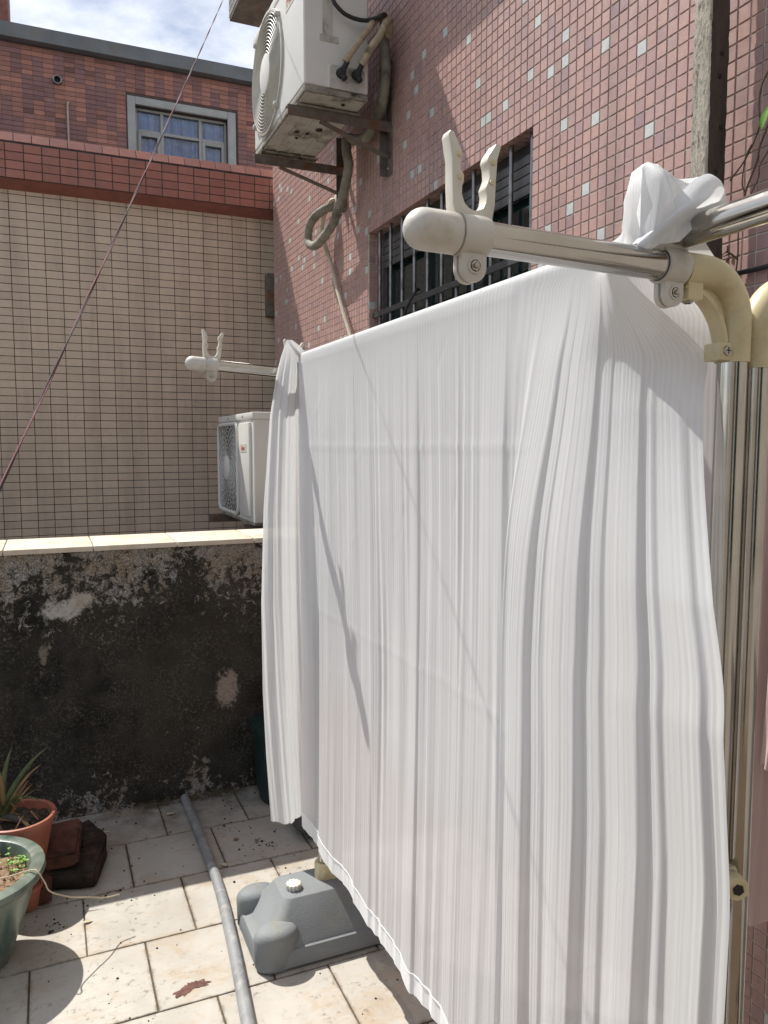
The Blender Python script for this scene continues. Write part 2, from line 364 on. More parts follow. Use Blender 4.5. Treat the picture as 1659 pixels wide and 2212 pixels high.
def cloth_mat(name, stripe=True, base=(.84, .855, .87), trans=.42, freq=2*math.pi/.0125, sheer=0.):
    m = bpy.data.materials.new(name); m.use_nodes = True; t = m.node_tree; t.nodes.clear(); N = t.nodes.new; L = t.links.new
    out = N('ShaderNodeOutputMaterial'); df = N('ShaderNodeBsdfDiffuse'); tl = N('ShaderNodeBsdfTranslucent'); mx = N('ShaderNodeMixShader')
    gl = N('ShaderNodeBsdfGlossy'); gl.inputs['Roughness'].default_value = .45; gl.inputs['Color'].default_value = (.9, .9, .9, 1); mg = N('ShaderNodeMixShader'); mg.inputs[0].default_value = .035
    uv = N('ShaderNodeTexCoord'); sp = N('ShaderNodeSeparateXYZ'); L(uv.outputs['UV'], sp.inputs[0])
    mul = N('ShaderNodeMath'); mul.operation = 'MULTIPLY'; mul.inputs[1].default_value = freq; L(sp.outputs[0], mul.inputs[0])
    si = N('ShaderNodeMath'); si.operation = 'SINE'; L(mul.outputs[0], si.inputs[0])
    ra = N('ShaderNodeValToRGB'); ra.color_ramp.elements[0].position = .42; ra.color_ramp.elements[1].position = .58
    ad = N('ShaderNodeMath'); ad.operation = 'MULTIPLY_ADD'; ad.inputs[1].default_value = .5; ad.inputs[2].default_value = .5; L(si.outputs[0], ad.inputs[0]); L(ad.outputs[0], ra.inputs[0])
    no = N('ShaderNodeTexNoise'); no.inputs['Scale'].default_value = 3.2; no.inputs['Detail'].default_value = 3; L(uv.outputs['UV'], no.inputs['Vector'])
    mk = N('ShaderNodeMapRange'); mk.inputs[1].default_value = .38; mk.inputs[2].default_value = .62; mk.inputs[3].default_value = .25; mk.inputs[4].default_value = 1.; L(no.outputs['Fac'], mk.inputs[0])
    iv = N('ShaderNodeMath'); iv.operation = 'SUBTRACT'; iv.inputs[0].default_value = 1; L(ra.outputs[0], iv.inputs[1])
    fa = N('ShaderNodeMath'); fa.operation = 'MULTIPLY'; L(iv.outputs[0], fa.inputs[0]); L(mk.outputs[0], fa.inputs[1])
    c1 = N('ShaderNodeMix'); c1.data_type = 'RGBA'; c1.inputs[7].default_value = (*[x*(.915 if stripe else 1) for x in base], 1); c1.inputs[6].default_value = (*base, 1); L(fa.outputs[0], c1.inputs[0])
    cm = N('ShaderNodeMapping'); cm.inputs['Scale'].default_value = (7, 3.2, 1); L(uv.outputs['UV'], cm.inputs[0])
    cn = N('ShaderNodeTexNoise'); cn.inputs['Scale'].default_value = 1.3; cn.inputs['Detail'].default_value = 3; cn.inputs['Distortion'].default_value = 1.2; L(cm.outputs[0], cn.inputs['Vector'])
    c_s = N('ShaderNodeMath'); c_s.operation = 'SUBTRACT'; c_s.inputs[1].default_value = .5; L(cn.outputs['Fac'], c_s.inputs[0]); c_a = N('ShaderNodeMath'); c_a.operation = 'ABSOLUTE'; L(c_s.outputs[0], c_a.inputs[0])
    c_r = N('ShaderNodeMapRange'); c_r.inputs[1].default_value = 0.; c_r.inputs[2].default_value = .03; c_r.inputs[3].default_value = .3; c_r.inputs[4].default_value = 0.; L(c_a.outputs[0], c_r.inputs[0])
    L(c1.outputs[2], df.inputs[0]); L(c1.outputs[2], tl.inputs[0])
    # fine weave relief: stripes, crinkles
    mp = N('ShaderNodeMapping'); mp.inputs['Scale'].default_value = (60, 9, 1); L(uv.outputs['UV'], mp.inputs[0])
    n2 = N('ShaderNodeTexNoise'); n2.inputs['Scale'].default_value = 1.0; n2.inputs['Detail'].default_value = 4; n2.inputs['Distortion'].default_value = .6; L(mp.outputs[0], n2.inputs['Vector'])
    ah = N('ShaderNodeMath'); ah.operation = 'MULTIPLY_ADD'; ah.inputs[1].default_value = .9; L(n2.outputs['Fac'], ah.inputs[0]); st_ = N('ShaderNodeMath'); st_.operation = 'SUBTRACT'; L(c_r.outputs[0], st_.inputs[0]); L(fa.outputs[0], st_.inputs[1]); L(st_.outputs[0], ah.inputs[2])
    bp = N('ShaderNodeBump'); bp.inputs['Strength'].default_value = .22; bp.inputs['Distance'].default_value = .0010; L(ah.outputs[0], bp.inputs['Height'])
    for nd in (df, tl, gl): L(bp.outputs[0], nd.inputs['Normal'])
    mx.inputs[0].default_value = trans; L(df.outputs[0], mx.inputs[1]); L(tl.outputs[0], mx.inputs[2])
    L(mx.outputs[0], mg.inputs[1]); L(gl.outputs[0], mg.inputs[2])
    tr = N('ShaderNodeBsdfTransparent'); mt = N('ShaderNodeMixShader'); mt.inputs[0].default_value = sheer; L(mg.outputs[0], mt.inputs[1]); L(tr.outputs[0], mt.inputs[2]); L((mt if sheer else mg).outputs[0], out.inputs[0]); return m
M['curtain'] = cloth_mat('white_striped_voile', trans=.44, sheer=.055)
M['hem'] = cloth_mat('white_hem_thread', False, (.88, .88, .88), .2)
M['rib_pink'] = cloth_mat('pink_ribbed_knit', True, (.62, .47, .45), .15, 2*math.pi/.008)
M['rib_peach'] = cloth_mat('peach_ribbed_knit', True, (.55, .33, .24), .15, 2*math.pi/.008)

# ------------------------------------------------------------------ tile fields
def tile_verts(w, h, th, ch):
    a, b = w/2, h/2
    lo = [(-a,-b,0),(a,-b,0),(a,b,0),(-a,b,0)]; mid = [(-a,-b,th-ch),(a,-b,th-ch),(a,b,th-ch),(-a,b,th-ch)]
    a -= ch; b -= ch; hi = [(-a,-b,th),(a,-b,th),(a,b,th),(-a,b,th)]
    fs = [(8,9,10,11)]
    for i in range(4):
        j = (i+1) % 4; fs += [(i, j, 4+j, 4+i), (4+i, 4+j, 8+j, 8+i)]
    return lo+mid+hi, fs
def tile_field(parent, name, eu, ev, en, tiles, th, ch, mat, nparts, visible):
    """tiles: list of (centre, w, h, colour). The nparts that show largest become objects, the rest one 'stuff' part."""
    eu, ev, en = Vector(eu), Vector(ev), Vector(en); rot = Matrix((eu, ev, en)).transposed()
    sc = []
    for i, (c, w, h, col) in enumerate(tiles):
        x, y, z = proj(c)
        inside = -20 < x < 1680 and -20 < y < 2230 and visible(x, y)
        ex = proj(Vector(c)+eu*w); ey = proj(Vector(c)+ev*h)
        area = abs((ex[0]-x)*(ey[1]-y)-(ex[1]-y)*(ey[0]-x)) if inside else 0
        sc.append((-area, i))
    sc.sort(); chosen = [i for a, i in sc[:nparts] if a < 0]; cs = set(chosen); cache = {}
    off = origin(parent)
    for i in chosen:
        c, w, h, col = tiles[i]; key = (round(w, 4), round(h, 4), tuple(round(x, 3) for x in col))
        if key not in cache:
            mb = MB(); vs, fs = tile_verts(w, h, th, ch); mb.add(vs, fs, col)
            o = mb.build(name, mat, None, smooth=0); cache[key] = o.data; bpy.data.objects.remove(o)
        o = put(name, cache[key], parent); o.location = Vector(c)-off
        jit = Matrix.Rotation(random.gauss(0, .006), 3, eu) @ Matrix.Rotation(random.gauss(0, .006), 3, ev)
        o.rotation_euler = (jit @ rot).to_euler()
    rest = [t for i, t in enumerate(tiles) if i not in cs]
    if rest:
        mb = MB()
        for c, w, h, col in rest:
            vs, fs = tile_verts(w, h, th, ch); jit = Matrix.Rotation(random.gauss(0, .006), 3, eu) @ Matrix.Rotation(random.gauss(0, .006), 3, ev)
            Mx = jit @ rot; C_ = Vector(c); mb.add([C_+Mx @ Vector(v) for v in vs], fs, col)
        o = mb.build(name+'_field', mat, parent, smooth=0); o['kind'] = 'stuff'
def near_frame(c, m=260):
    x, y, z = proj(c); return z > .1 and -m < x < 1659+m and -m < y < 2212+m

# ------------------------------------------------------------------ setting: ground, floor
o = MB().box((-600, -600, -3.6), (600, 600, -3.5)).build('ground', M['ground'], smooth=0); o['kind'] = 'structure'
fl = MB().box((-3.2, -3.2, -.30), (1.497, 3.62, -.0045)).build('floor', M['floor_grout'], smooth=0); fl['kind'] = 'structure'
P_ = .3265
tile_me = {}
rows = {0: .377, 1: .2135}          # joint offsets alternate from row to row
for r in range(-14, 3):
    y0 = 2.399+r*P_; off = .388-.3285 if r % 2 == 0 else .2285
    for k in range(-9, 5):
        x0 = off+k*.3285
        xa, xb, ya, yb = x0+.0026+random.uniform(-.0005, .0005), x0+.3285-.0026+random.uniform(-.0005, .0005), y0+.0026+random.uniform(-.0005, .0005), y0+P_-.0026
        xb = min(xb, 1.494); yb = min(yb, 3.357)
        if xb-xa < .02 or yb-ya < .02: continue
        if not near_frame(((xa+xb)/2, (ya+yb)/2, 0), 900): continue
        key = (round(xb-xa, 3), round(yb-ya, 3))
        if key not in tile_me:
            w_, h_ = key; mb = MB(); vs_, fs_ = tile_verts(w_, h_, .012, .0012); mb.add([(x+w_/2, y+h_/2, z-.012) for x, y, z in vs_], fs_)
            t_ = mb.build('floor_tile', M['floor_a'], None, smooth=0); tile_me[key] = t_.data; bpy.data.objects.remove(t_)
        t_ = put('floor_tile', tile_me[key], fl); t_.location = (xa, ya, random.uniform(-.0006, .0006)); t_.rotation_euler = (random.gauss(0, .0012), random.gauss(0, .0012), 0)

# ------------------------------------------------------------------ parapet
pw = thing('parapet_wall', (0, 3.52, 0), 'low black mouldy plaster parapet wall with peeling patches and cream coping', 'wall')
n, mz = 120, 40; G = np.zeros((mz, n, 3))
for j in range(mz):
    for i in range(n):
        x = -3.2+4.695*i/(n-1); z = -.05+1.165*j/(mz-1)
        G[j, i] = (x, 3.36+.006*math.sin(x*5.3+z*2)+.004*math.sin(x*17+z*11)+random.uniform(-.0025, .0025), z)
MB().grid(G).build('plaster_face', M['mould'], pw, smooth=80)
MB().box((-3.2, 3.375, -.05), (1.495, 3.70, 1.113)).build('wall_core', M['mould'], pw, smooth=0)
xj = [-.172-.333*k for k in range(8, 0, -1)]+[-.172+.333*k for k in range(0, 6)]
for a, b in zip(xj[:-1], xj[1:]):
    b2 = min(b, 1.49)
    if b2-a > .03: MB().box((a+.0018, 3.338, 1.116), (b2-.0018, 3.715, 1.137)).build('coping_slab', M['coping'], pw, smooth=30, bevel=.003)

# ------------------------------------------------------------------ pink tiled building (right)
WX, PT = 1.5, .0375
WIN = (2.215, 3.64, 1.30, 2.598)      # y0, y1, z0, z1 of the barred window opening
pb = thing('pink_tiled_building', (1.5, 1.0, -3.5), 'pink mosaic tiled house wall with scattered pale tiles and a barred window', 'building')
for a, b in (((WX, -4, -3.5), (4, WIN[0], 6.5)), ((WX, WIN[1], -3.5), (4, 5.37, 6.5)), ((WX, WIN[0], WIN[3]), (4, WIN[1], 6.5)), ((WX, WIN[0], -3.5), (4, WIN[1], WIN[2]))):
    MB().box(a, b).build('wall_core', M['pink_grout'], pb, smooth=0)
pal = [(.485, .305, .27), (.47, .295, .265), (.455, .285, .26), (.50, .32, .28), (.445, .29, .27), (.43, .275, .262), (.475, .31, .285), (.51, .32, .27), (.42, .272, .265), (.385, .25, .255), (.36, .235, .25), (.485, .30, .25)]
pale = (.58, .61, .59)
tiles = []
for iy in range(0, 122):
    for iz in range(-6, 125):
        y = 5.37-PT*(iy+.5); z = PT*(iz+.5)
        if WIN[0]-.004 < y < WIN[1]+.004 and WIN[2] < z < WIN[3]+.004: continue
        c = (WX, y, z)
        if not near_frame(c): continue
        q = random.random()
        col = pale if q < .027 else pal[min(11, int(abs(random.gauss(0, 4))))]
        tiles.append((c, PT-.0042+random.uniform(-.0008, .0008)*0, PT-.0042, col))
tile_field(pb, 'wall_tile', (0, -1, 0), (0, 0, 1), (-1, 0, 0), tiles, .0032, .0009, M['pink_tile'], 300,
           lambda x, y: (x < 1400 and y < 765-.353*(x-650)) or (x > 1590 and (y < 560 or y > 1820)) or (1400 < x < 1500 and y < 380))
MB().box((-3.2, -4.0, -3.5), (1.498, -2.4, 3.2)).build('unseen_wing', simple('unseen_wing_brown', (.30, .265, .225), .8, 0, .25, 6), pb, smooth=0)  # unseen wing added behind the camera; its brown tone darkens the steel's reflections
MB().box((-1.0, -2.398, -.0), (-.1, -2.36, 2.1)).build('unseen_door', M['win_dark'], pb, smooth=0)  # added dark door, out of view, for contrast streaks in the steel
MB().box((.35, -2.398, .9), (1.25, -2.37, 2.2)).build('unseen_window', M['glass'], pb, smooth=0)  # out-of-view window, added as another dark streak for the poles to mirror
for a, b in (((-1.1, 0), (-1.0, 2.2)), ((-.1, 0), (0, 2.2)), ((.25, .8), (.35, 2.3)), ((1.25, .8), (1.35, 2.3))): MB().box((a[0]+.001, -2.398, a[1]), (b[0]-.001, -2.34, b[1])).build('unseen_trim', M['trim'], pb, smooth=0)  # unseen pale trims, added to give the poles bright streaks
# reveal tiles round the window (soffit and far jamb)
sof = []
for k in range(int((WIN[1]-WIN[0])/PT)):
    for q in range(2): sof.append(((WX+.019+q*PT, WIN[1]-PT*(k+.5), WIN[3]), PT-.0045, PT-.0045, random.choice(pal)))
tile_field(pb, 'soffit_tile', (0, 1, 0), (1, 0, 0), (0, 0, -1), sof, .003, .0009, M['pink_tile'], 90, lambda x, y: True)
jam = []
for k in range(15):
    for q in range(2): jam.append(((WX+.019+q*PT, WIN[1], WIN[3]-PT*(k+.5)), PT-.0045, PT-.0045, pale if (k, q) == (9, 0) else random.choice(pal)))
tile_field(pb, 'jamb_tile', (1, 0, 0), (0, 0, 1), (0, -1, 0), jam, .003, .0009, M['pink_tile'], 30, lambda x, y: True)
# window with frame, panes, shutter slats and security bars
y0, y1, z0, z1 = WIN
wi = put('window', None, pb); wi.location = Vector((WX, (y0+y1)/2, z0))-origin(pb)
MB().box((WX+.30, y0-.1, z0-.1), (WX+.33, y1+.1, z1+.1)).build('room_backing', M['room_dark'], wi, smooth=0)
fr = MB()
for a, b in (((WX+.075, y0+.004, z1-.045), (WX+.12, y1-.006, z1-.005)), ((WX+.075, y1-.05, z0), (WX+.12, y1-.006, z1-.046)), ((WX+.075, y0+.004, z0), (WX+.12, y0+.05, z1-.046))): fr.box(a, b)
for yy in (y0+.48, y0+.95): fr.box((WX+.082, yy-.022, z0), (WX+.118, yy+.022, z1-.046))
fr.build('window_frame', M['win_dark'], wi, smooth=0, bevel=.003)
for a, b in ((y0+.05, y0+.458), (y0+.502, y0+.928), (y0+.972, y1-.05)):
    MB().box((WX+.10, a, z0), (WX+.104, b, z1-.046)).build('pane', M['glass'], wi, smooth=0)
for k in range(4):
    zz = z1-.05-.034*k
    MB().box((WX+.060, y0+.03, zz-.031), (WX+.068, y1-.03, zz)).build('shutter_slat', M['blind'], wi, smooth=30, bevel=.003)
bar_me = None
for k in range(11):
    yy = y0+.06+k*(y1-y0-.12)/10
    b_ = MB().tube([(WX+.035, yy, z0), (WX+.035, yy, z1)], .0085, 10).build('security_bar', M['win_bar'], wi)
MB().box((WX+.018, y0+.002, 2.178), (WX+.025, y1-.002, 2.203)).build('cross_bar', M['win_dark'], wi, smooth=0, bevel=.001)
MB().box((WX+.018, y0+.002, 1.62), (WX+.025, y1-.002, 1.645)).build('cross_bar', M['win_dark'], wi, smooth=0, bevel=.001)
# balcony slab above
sl = MB().box((1.13, 2.2, 4.16), (WX-.002, 5.0, 4.34)).build('balcony_slab', M['concrete'], pb, smooth=30, bevel=.006)
stl = []
for k in range(74):
    for q in range(4): stl.append(((1.13, 5.0-PT*(k+.5), 4.175+.019+PT*q), PT-.0045, PT-.0045, random.choice([(.3, .29, .26), (.25, .24, .22), (.34, .31, .27)])))
tile_field(pb, 'slab_tile', (0, -1, 0), (0, 0, 1), (-1, 0, 0), stl, .003, .0009, M['pink_tile'], 60, lambda x, y: True)

# ------------------------------------------------------------------ beige tiled building (left, behind the parapet)
BY = 5.55
bb = thing('beige_tiled_building', (0, 6.5, -3.5), 'low building faced with beige tiles in dark joints under a red tiled cornice', 'building')
MB().box((-4, BY, -3.5), (2.6, 8.4, 3.14)).build('wall_core', M['dark_grout'], bb, smooth=0)
tiles = []
for ix in range(-9, 18):
    for iz in range(-12, 46):
        c = (-.133*BY/4.4+.1011*(ix+.5), BY, 1.313*BY/4.4-.0001+0.0-.175+.0505*(iz-8)+.0)
        if c[2] > 3.155: continue
        if not near_frame(c, 200): continue
        g = random.gauss(1, .035); tiles.append((c, .0972, .0465, tuple(round(x*g*40)/40*1.0 if False else x*round(g*20)/20 for x in (.63, .51, .395))))
tile_field(bb, 'wall_tile', (1, 0, 0), (0, 0, 1), (0, -1, 0), tiles, .004, .0010, M['beige_tile'], 300, lambda x, y: y < 1165 and x < 600)
CY = 5.43
MB().box((-4, CY, 3.185), (2.6, BY+.3, 3.40)).build('cornice_core', M['dark_grout'], bb, smooth=0)
MB().add([(-4, CY, 3.183), (2.6, CY, 3.183), (2.6, BY, 3.145), (-4, BY, 3.145)], [(0, 1, 2, 3)]).build('cornice_soffit', simple('red_soffit', (.30, .12, .095), .7, 0, .2, 12), bb, smooth=0)
ct = []
cpal = [(.40, .165, .125), (.375, .15, .115), (.415, .175, .135), (.35, .14, .11)]
for ix in range(-14, 22):
    for r in range(4):
        c = (-.069+.1037*(ix+.5), CY, 3.212+.0525*r); ct.append((c, .0985, .0475, random.choice(cpal)))
tile_field(bb, 'cornice_tile', (1, 0, 0), (0, 0, 1), (0, -1, 0), ct, .004, .001, M['red_tile'], 160, lambda x, y: x < 610)
ct = []
for ix in range(-14, 22): ct.append(((-.02+.1037*(ix+.5), CY+.024, 3.438), .0985, .075, tuple(v*1.15 for v in random.choice(cpal))))
tile_field(bb, 'cornice_cap_tile', (1, 0, 0), (0, .55, .835), (0, -.835, .55), ct, .004, .001, M['red_tile'], 60, lambda x, y: x < 610)
MB().add([(-4, CY+.003, 3.402), (2.6, CY+.003, 3.402), (2.6, CY+.049, 3.472), (-4, CY+.049, 3.472), (-4, BY+.28, 3.472), (2.6, BY+.28, 3.472)], [(0, 1, 2, 3), (3, 2, 5, 4)]).build('cornice_top', M['dark_grout'], bb, smooth=0)
eb = thing('junction_box', (1.50, BY-.01, 2.45), 'dark rusty metal box fixed to the beige wall beside the pink corner', 'box')
MB().box((1.475, BY-.09, 2.46), (1.60, BY-.006, 2.76)).build('housing', M['rust_steel'], eb, smooth=30, bevel=.006)
MB().box((1.488, BY-.096, 2.49), (1.59, BY-.0905, 2.73)).build('lid', M['rust_steel'], eb, smooth=30, bevel=.003)

# ------------------------------------------------------------------ brick building farther back
UY = 9.0
ub = thing('brick_tiled_building', (1, 10, -3.5), 'far building in striped brown and purple brick tiles with a grey framed window', 'building')
UW = (.999, 1.989, 4.15, 5.18)
for a, b in (((-1.6, UY, -3.5), (UW[0], 13, 5.60)), ((UW[1], UY, -3.5), (4.2, 13, 5.60)), ((UW[0], UY, UW[3]), (UW[1], 13, 5.60)), ((UW[0], UY, -3.5), (UW[1], 13, UW[2]))):
    MB().box(a, b).build('wall_core', simple('brick_grout', (.11, .075, .07), .95, 0, .3, 20), ub, smooth=0)
tiles = []
for ix in range(-16, 42):
    for iz in range(0, 34):
        x, z = .1005*(ix+.5), 4.02+.0475*(iz+.5)
        if UW[0]-.10 < x < UW[1]+.10 and z < UW[3]+.10: continue
        if z > 5.585: continue
        blk = (iz+(5 if ix % 3 == 0 else 0)) // 9; stripe = (ix+blk) % 2 == 0
        g = random.gauss(1, .08)
        col = ((.48, .23, .175) if iz % 2 else (.40, .195, .155)) if stripe else (.32, .17, .16)
        if random.random() < .06: col = (.25, .13, .11)
        g = round(g*12)/12; tiles.append(((x, UY, z), .0985, .0435, tuple(v*g for v in col)))
tile_field(ub, 'brick_tile', (1, 0, 0), (0, 0, 1), (0, -1, 0), tiles, .004, .001, M['brick_tile'], 300, lambda x, y: x < 545 and y < 350)
fa = MB(); fa.add([(-1.6, UY-.10, 5.602), (4.2, UY-.10, 5.602), (4.2, UY-.10, 5.74), (-1.6, UY-.10, 5.74), (-1.6, 13, 5.602), (4.2, 13, 5.602), (4.2, 13, 5.76), (-1.6, 13, 5.76)],
       [(0,1,2,3), (0,4,5,1), (3,2,6,7), (0,3,7,4), (1,5,6,2), (4,7,6,5)]).build('roof_fascia', M['fascia'], ub, smooth=0)
MB().box((-1.5, UY-.02, 5.765), (-.205, UY+1.0, 7.2)).build('stair_tower', simple('tower_brick', (.26, .11, .085), .8, 0, .3, 20), ub, smooth=0)
uw = put('window', None, ub); uw.location = Vector((1.5, UY, UW[2]))-origin(ub)
tr = MB()
for a, b in (((.915, UY-.03, 4.15), (.997, UY+.05, 5.262)), ((1.991, UY-.03, 4.15), (2.08, UY+.05, 5.262)), ((.9975, UY-.03, 5.182), (1.9905, UY+.05, 5.262))): tr.box(a, b)
tr.build('window_surround', M['trim'], uw, smooth=30, bevel=.008)
fr = MB(); yy0, yy1 = UY+.05, UY+.10
for a, b in (((1.0, 4.16), (1.022, 5.175)), ((1.966, 4.16), (1.988, 5.175)), ((1.0225, 5.150), (1.9655, 5.175)), ((1.265, 4.16), (1.298, 5.1495)), ((1.680, 4.16), (1.713, 5.1495)), ((1.0225, 4.925), (1.2645, 4.955)), ((1.2985, 4.925), (1.6795, 4.955)), ((1.7135, 4.925), (1.9655, 4.955))):
    fr.box((a[0], yy0, a[1]), (b[0], yy1, b[1]))
fr.build('window_frame', M['upvc'], uw, smooth=30, bevel=.004)
for xa, xb in ((1.0235, 1.2635), (1.7145, 1.9645)):
    s_ = MB()
    for a, b in (((xa, 4.2), (xa+.035, 4.923)), ((xb-.035, 4.2), (xb, 4.923)), ((xa+.0355, 4.888), (xb-.0355, 4.923))): s_.box((a[0], yy0-.008, a[1]), (b[0], yy1-.01, b[1]))
    s_.build('casement_sash', M['upvc'], uw, smooth=30, bevel=.004)
for xa, xb, za, zb in ((1.022, 1.265, 4.955, 5.15), (1.298, 1.68, 4.955, 5.15), (1.713, 1.966, 4.955, 5.15), (1.058, 1.23, 4.2, 4.89), (1.298, 1.68, 4.2, 4.925), (1.749, 1.93, 4.2, 4.89)):
    MB().box((xa, UY+.078, za), (xb, UY+.082, zb)).build('pane', M['pane'], uw, smooth=0)
G = np.zeros((2, 160, 3))
for i in range(160):
    x = .99+1.01*i/159
    for j in range(2): G[j, i] = (x, UY+.125+.016*math.sin(x*52)+.010*math.sin(x*123+1), 4.1+1.1*j)
MB().grid(G).build('window_curtain', M['bluecurtain'], uw, smooth=80)
MB().box((.9, UY+.4, 4.0), (2.1, UY+.42, 5.3)).build('room_backing', M['room_dark'], uw, smooth=0)
vp = thing('vent_outlet', (.231, UY, 5.29), 'round metal vent outlet ring on the brick tiled wall', 'vent')
MB().lathe((.231, UY+.02, 5.291), [(.032, 0), (.032, .062), (.045, .066), (.046, .03), (.05, 0)], 24, (0, -1, 0), cap=False).build('vent_ring', M['win_bar'], vp)
MB().lathe((.231, UY-.006, 5.291), [(.001, 0), (.0315, 0)], 20, (0, -1, 0), cap=False).build('vent_hole', M['screw_dark'], vp)
dh = tag(MB().tube(spline([(.335, UY+.02, 5.09), (.335, UY-.03, 5.09), (.322, UY-.04, 5.05), (.322, UY-.04, 4.85), (.324, UY-.04, 4.5)], 5), .009, 8).build('drain_hose', M['pvc_cream']), 'thin pale drain hose hanging out of the brick tiled wall', 'hose')

# ------------------------------------------------------------------ outdoor air conditioners
def ring_pts(c, r, n=48): return [(c[0], c[1]+r*math.cos(2*math.pi*k/n), c[2]+r*math.sin(2*math.pi*k/n)) for k in range(n+1)]
def bracket(name, Y, ztop, xtip, xw, zlo, zhi, label, group, brace_x):
    b = thing(name, (xw, Y, zlo), label, 'bracket', group)
    a = MB(); a.box((xtip, Y-.02, ztop-.005), (xw-.003, Y+.02, ztop)); a.box((xtip, Y-.02, ztop-.045), (xw-.003, Y-.015, ztop-.0052)); a.build('arm', M['rust_steel'], b, smooth=0, bevel=.001)
    MB().box((xw-.008, Y-.026, zlo), (xw-.0035, Y+.022, zhi)).build('wall_plate', M['rust_steel'], b, smooth=0, bevel=.001)
    MB().box((xw-.045, Y+.0225, zlo), (xw-.0035, Y+.027, zhi)).build('wall_flange', M['rust_steel'], b, smooth=0, bevel=.001)
    d = MB(); p0, p1 = Vector((brace_x, Y+.004, ztop-.04)), Vector((xw-.012, Y+.004, zlo+.08)); t = (p1-p0).normalized(); u = Vector((0, 1, 0)); w = t.cross(u)
    d.add([p+u*a*.016+w*b_*.003 for p in (p0, p1) for a, b_ in ((-1,-1),(1,-1),(1,1),(-1,1))], [(0,1,2,3),(7,6,5,4),(0,4,5,1),(1,5,6,2),(2,6,7,3),(3,7,4,0)]).build('brace', M['rust_steel'], b, smooth=0)
    for zz in (zlo+.03, zlo+.09, zhi-.04): MB().lathe((xw-.008, Y, zz), [(.009, 0), (.009, .007), (.004, .009)], 6, (-1, 0, 0)).build('bolt', M['screw'], b, smooth=0)
    return b
bracket('wall_bracket', 3.372, 3.015, 1.005, WX, 2.785, 3.285, 'rusty steel bracket under the near end of the upper air conditioner', 'brackets under the upper air conditioner', 1.16)
bracket('wall_bracket', 3.955, 3.0, 1.005, WX, 2.78, 3.16, 'dark steel bracket under the far end of the upper air conditioner', 'brackets under the upper air conditioner', 1.14)

AX0, AX1, AY0, AY1, AZ0, AZ1 = 1.045, 1.338, 3.245, 4.085, 3.035, 3.605
ac = thing('air_conditioner', (1.19, 3.66, AZ0), 'large off-white outdoor air conditioner hanging high on the pink wall', 'air conditioner', 'outdoor air conditioners')
MB().box((AX0, AY0, AZ0+.028), (AX1, AY1, AZ1)).build('casing', M['ac_white'], ac, smooth=30, bevel=.014, seg=3)
MB().box((AX0-.004, AY0-.004, AZ1-.03), (AX1+.004, AY1+.004, AZ1+.012)).build('top_cover', M['ac_white'], ac, smooth=30, bevel=.008)
MB().box((AX0+.002, AY0+.002, AZ0+.001), (AX1-.002, AY1-.002, AZ0+.0275)).build('base_rim', M['ac_rim'], ac, smooth=30, bevel=.006)
pn = MB().box((AX0+.012, AY0+.012, AZ0-.004), (AX1-.012, AY1-.012, AZ0+.0005))
pn.build('base_pan', M['ac_pan'], ac, smooth=0, bevel=.002)
for xx in (AX0+.07, AX0+.13, AX0+.2): MB().box((xx, AY0+.15, AZ0-.009), (xx+.012, AY1-.03, AZ0-.0045)).build('pan_rib', M['ac_pan'], ac, smooth=0, bevel=.002)
for (xx, yy, r) in ((1.23, 3.60, .016), (1.19, 3.66, .010), (1.14, 3.66, .012), (1.16, 3.73, .008), (1.08, 3.45, .009), (1.10, 3.43, .006), (1.24, 3.30, .009)):
    MB().lathe((xx, yy, AZ0-.0102), [(.001, 0), (r, 0), (r, .002)], 12, (0, 0, 1)).build('pan_hole', M['screw_dark'], ac, smooth=0)
for yy in (3.372, 3.955): MB().box((AX0-.002, yy-.025, AZ0-.019), (AX1, yy+.025, AZ0-.0105)).build('foot_rail', M['ac_rim'], ac, smooth=30, bevel=.003)
gc = (AX0-.004, 3.815, 3.335)
gr = put('fan_grille', None, ac); gr.location = Vector(gc)-origin(ac)
MB().lathe((AX0-.0008, gc[1], gc[2]), [(.001, 0), (.262, 0)], 48, (-1, 0, 0), cap=False).build('fan_recess', M['ac_dark'], gr)
MB().lathe((AX0+.0, gc[1], gc[2]), [(.275, 0), (.273, .010), (.262, .012), (.26, .001)], 64, (-1, 0, 0), cap=False).build('grille_rim', M['ac_grille'], gr)
for k in range(12):
    r = .096+.0145*k; xo = AX0-.012-.003*math.cos(math.pi*k/24)
    MB().tube(ring_pts((xo, gc[1], gc[2]), r), .0024, 6, False).build('grille_ring', M['ac_grille'], gr)
for k in range(8):
    a = R(k*45+10); MB().tube([(AX0-.009, gc[1]+r*math.cos(a), gc[2]+r*math.sin(a)) for r in (.08, .17, .262)], .002, 6).build('grille_spoke', M['ac_grille'], gr)
MB().lathe((AX0-.012, gc[1], gc[2]), [(.088, 0), (.088, .004), (.083, .006), (.001, .007)], 40, (-1, 0, 0), cap=False).build('grille_hub', M['ac_white'], gr)
for a in (50, 140, 230, 320):
    MB().lathe((AX0-.001, gc[1]+.272*math.cos(R(a)), gc[2]+.272*math.sin(R(a))), [(.016, 0), (.013, .02), (.004, .024)], 12, (-1, 0, 0)).build('grille_lug', M['ac_grille'], gr)
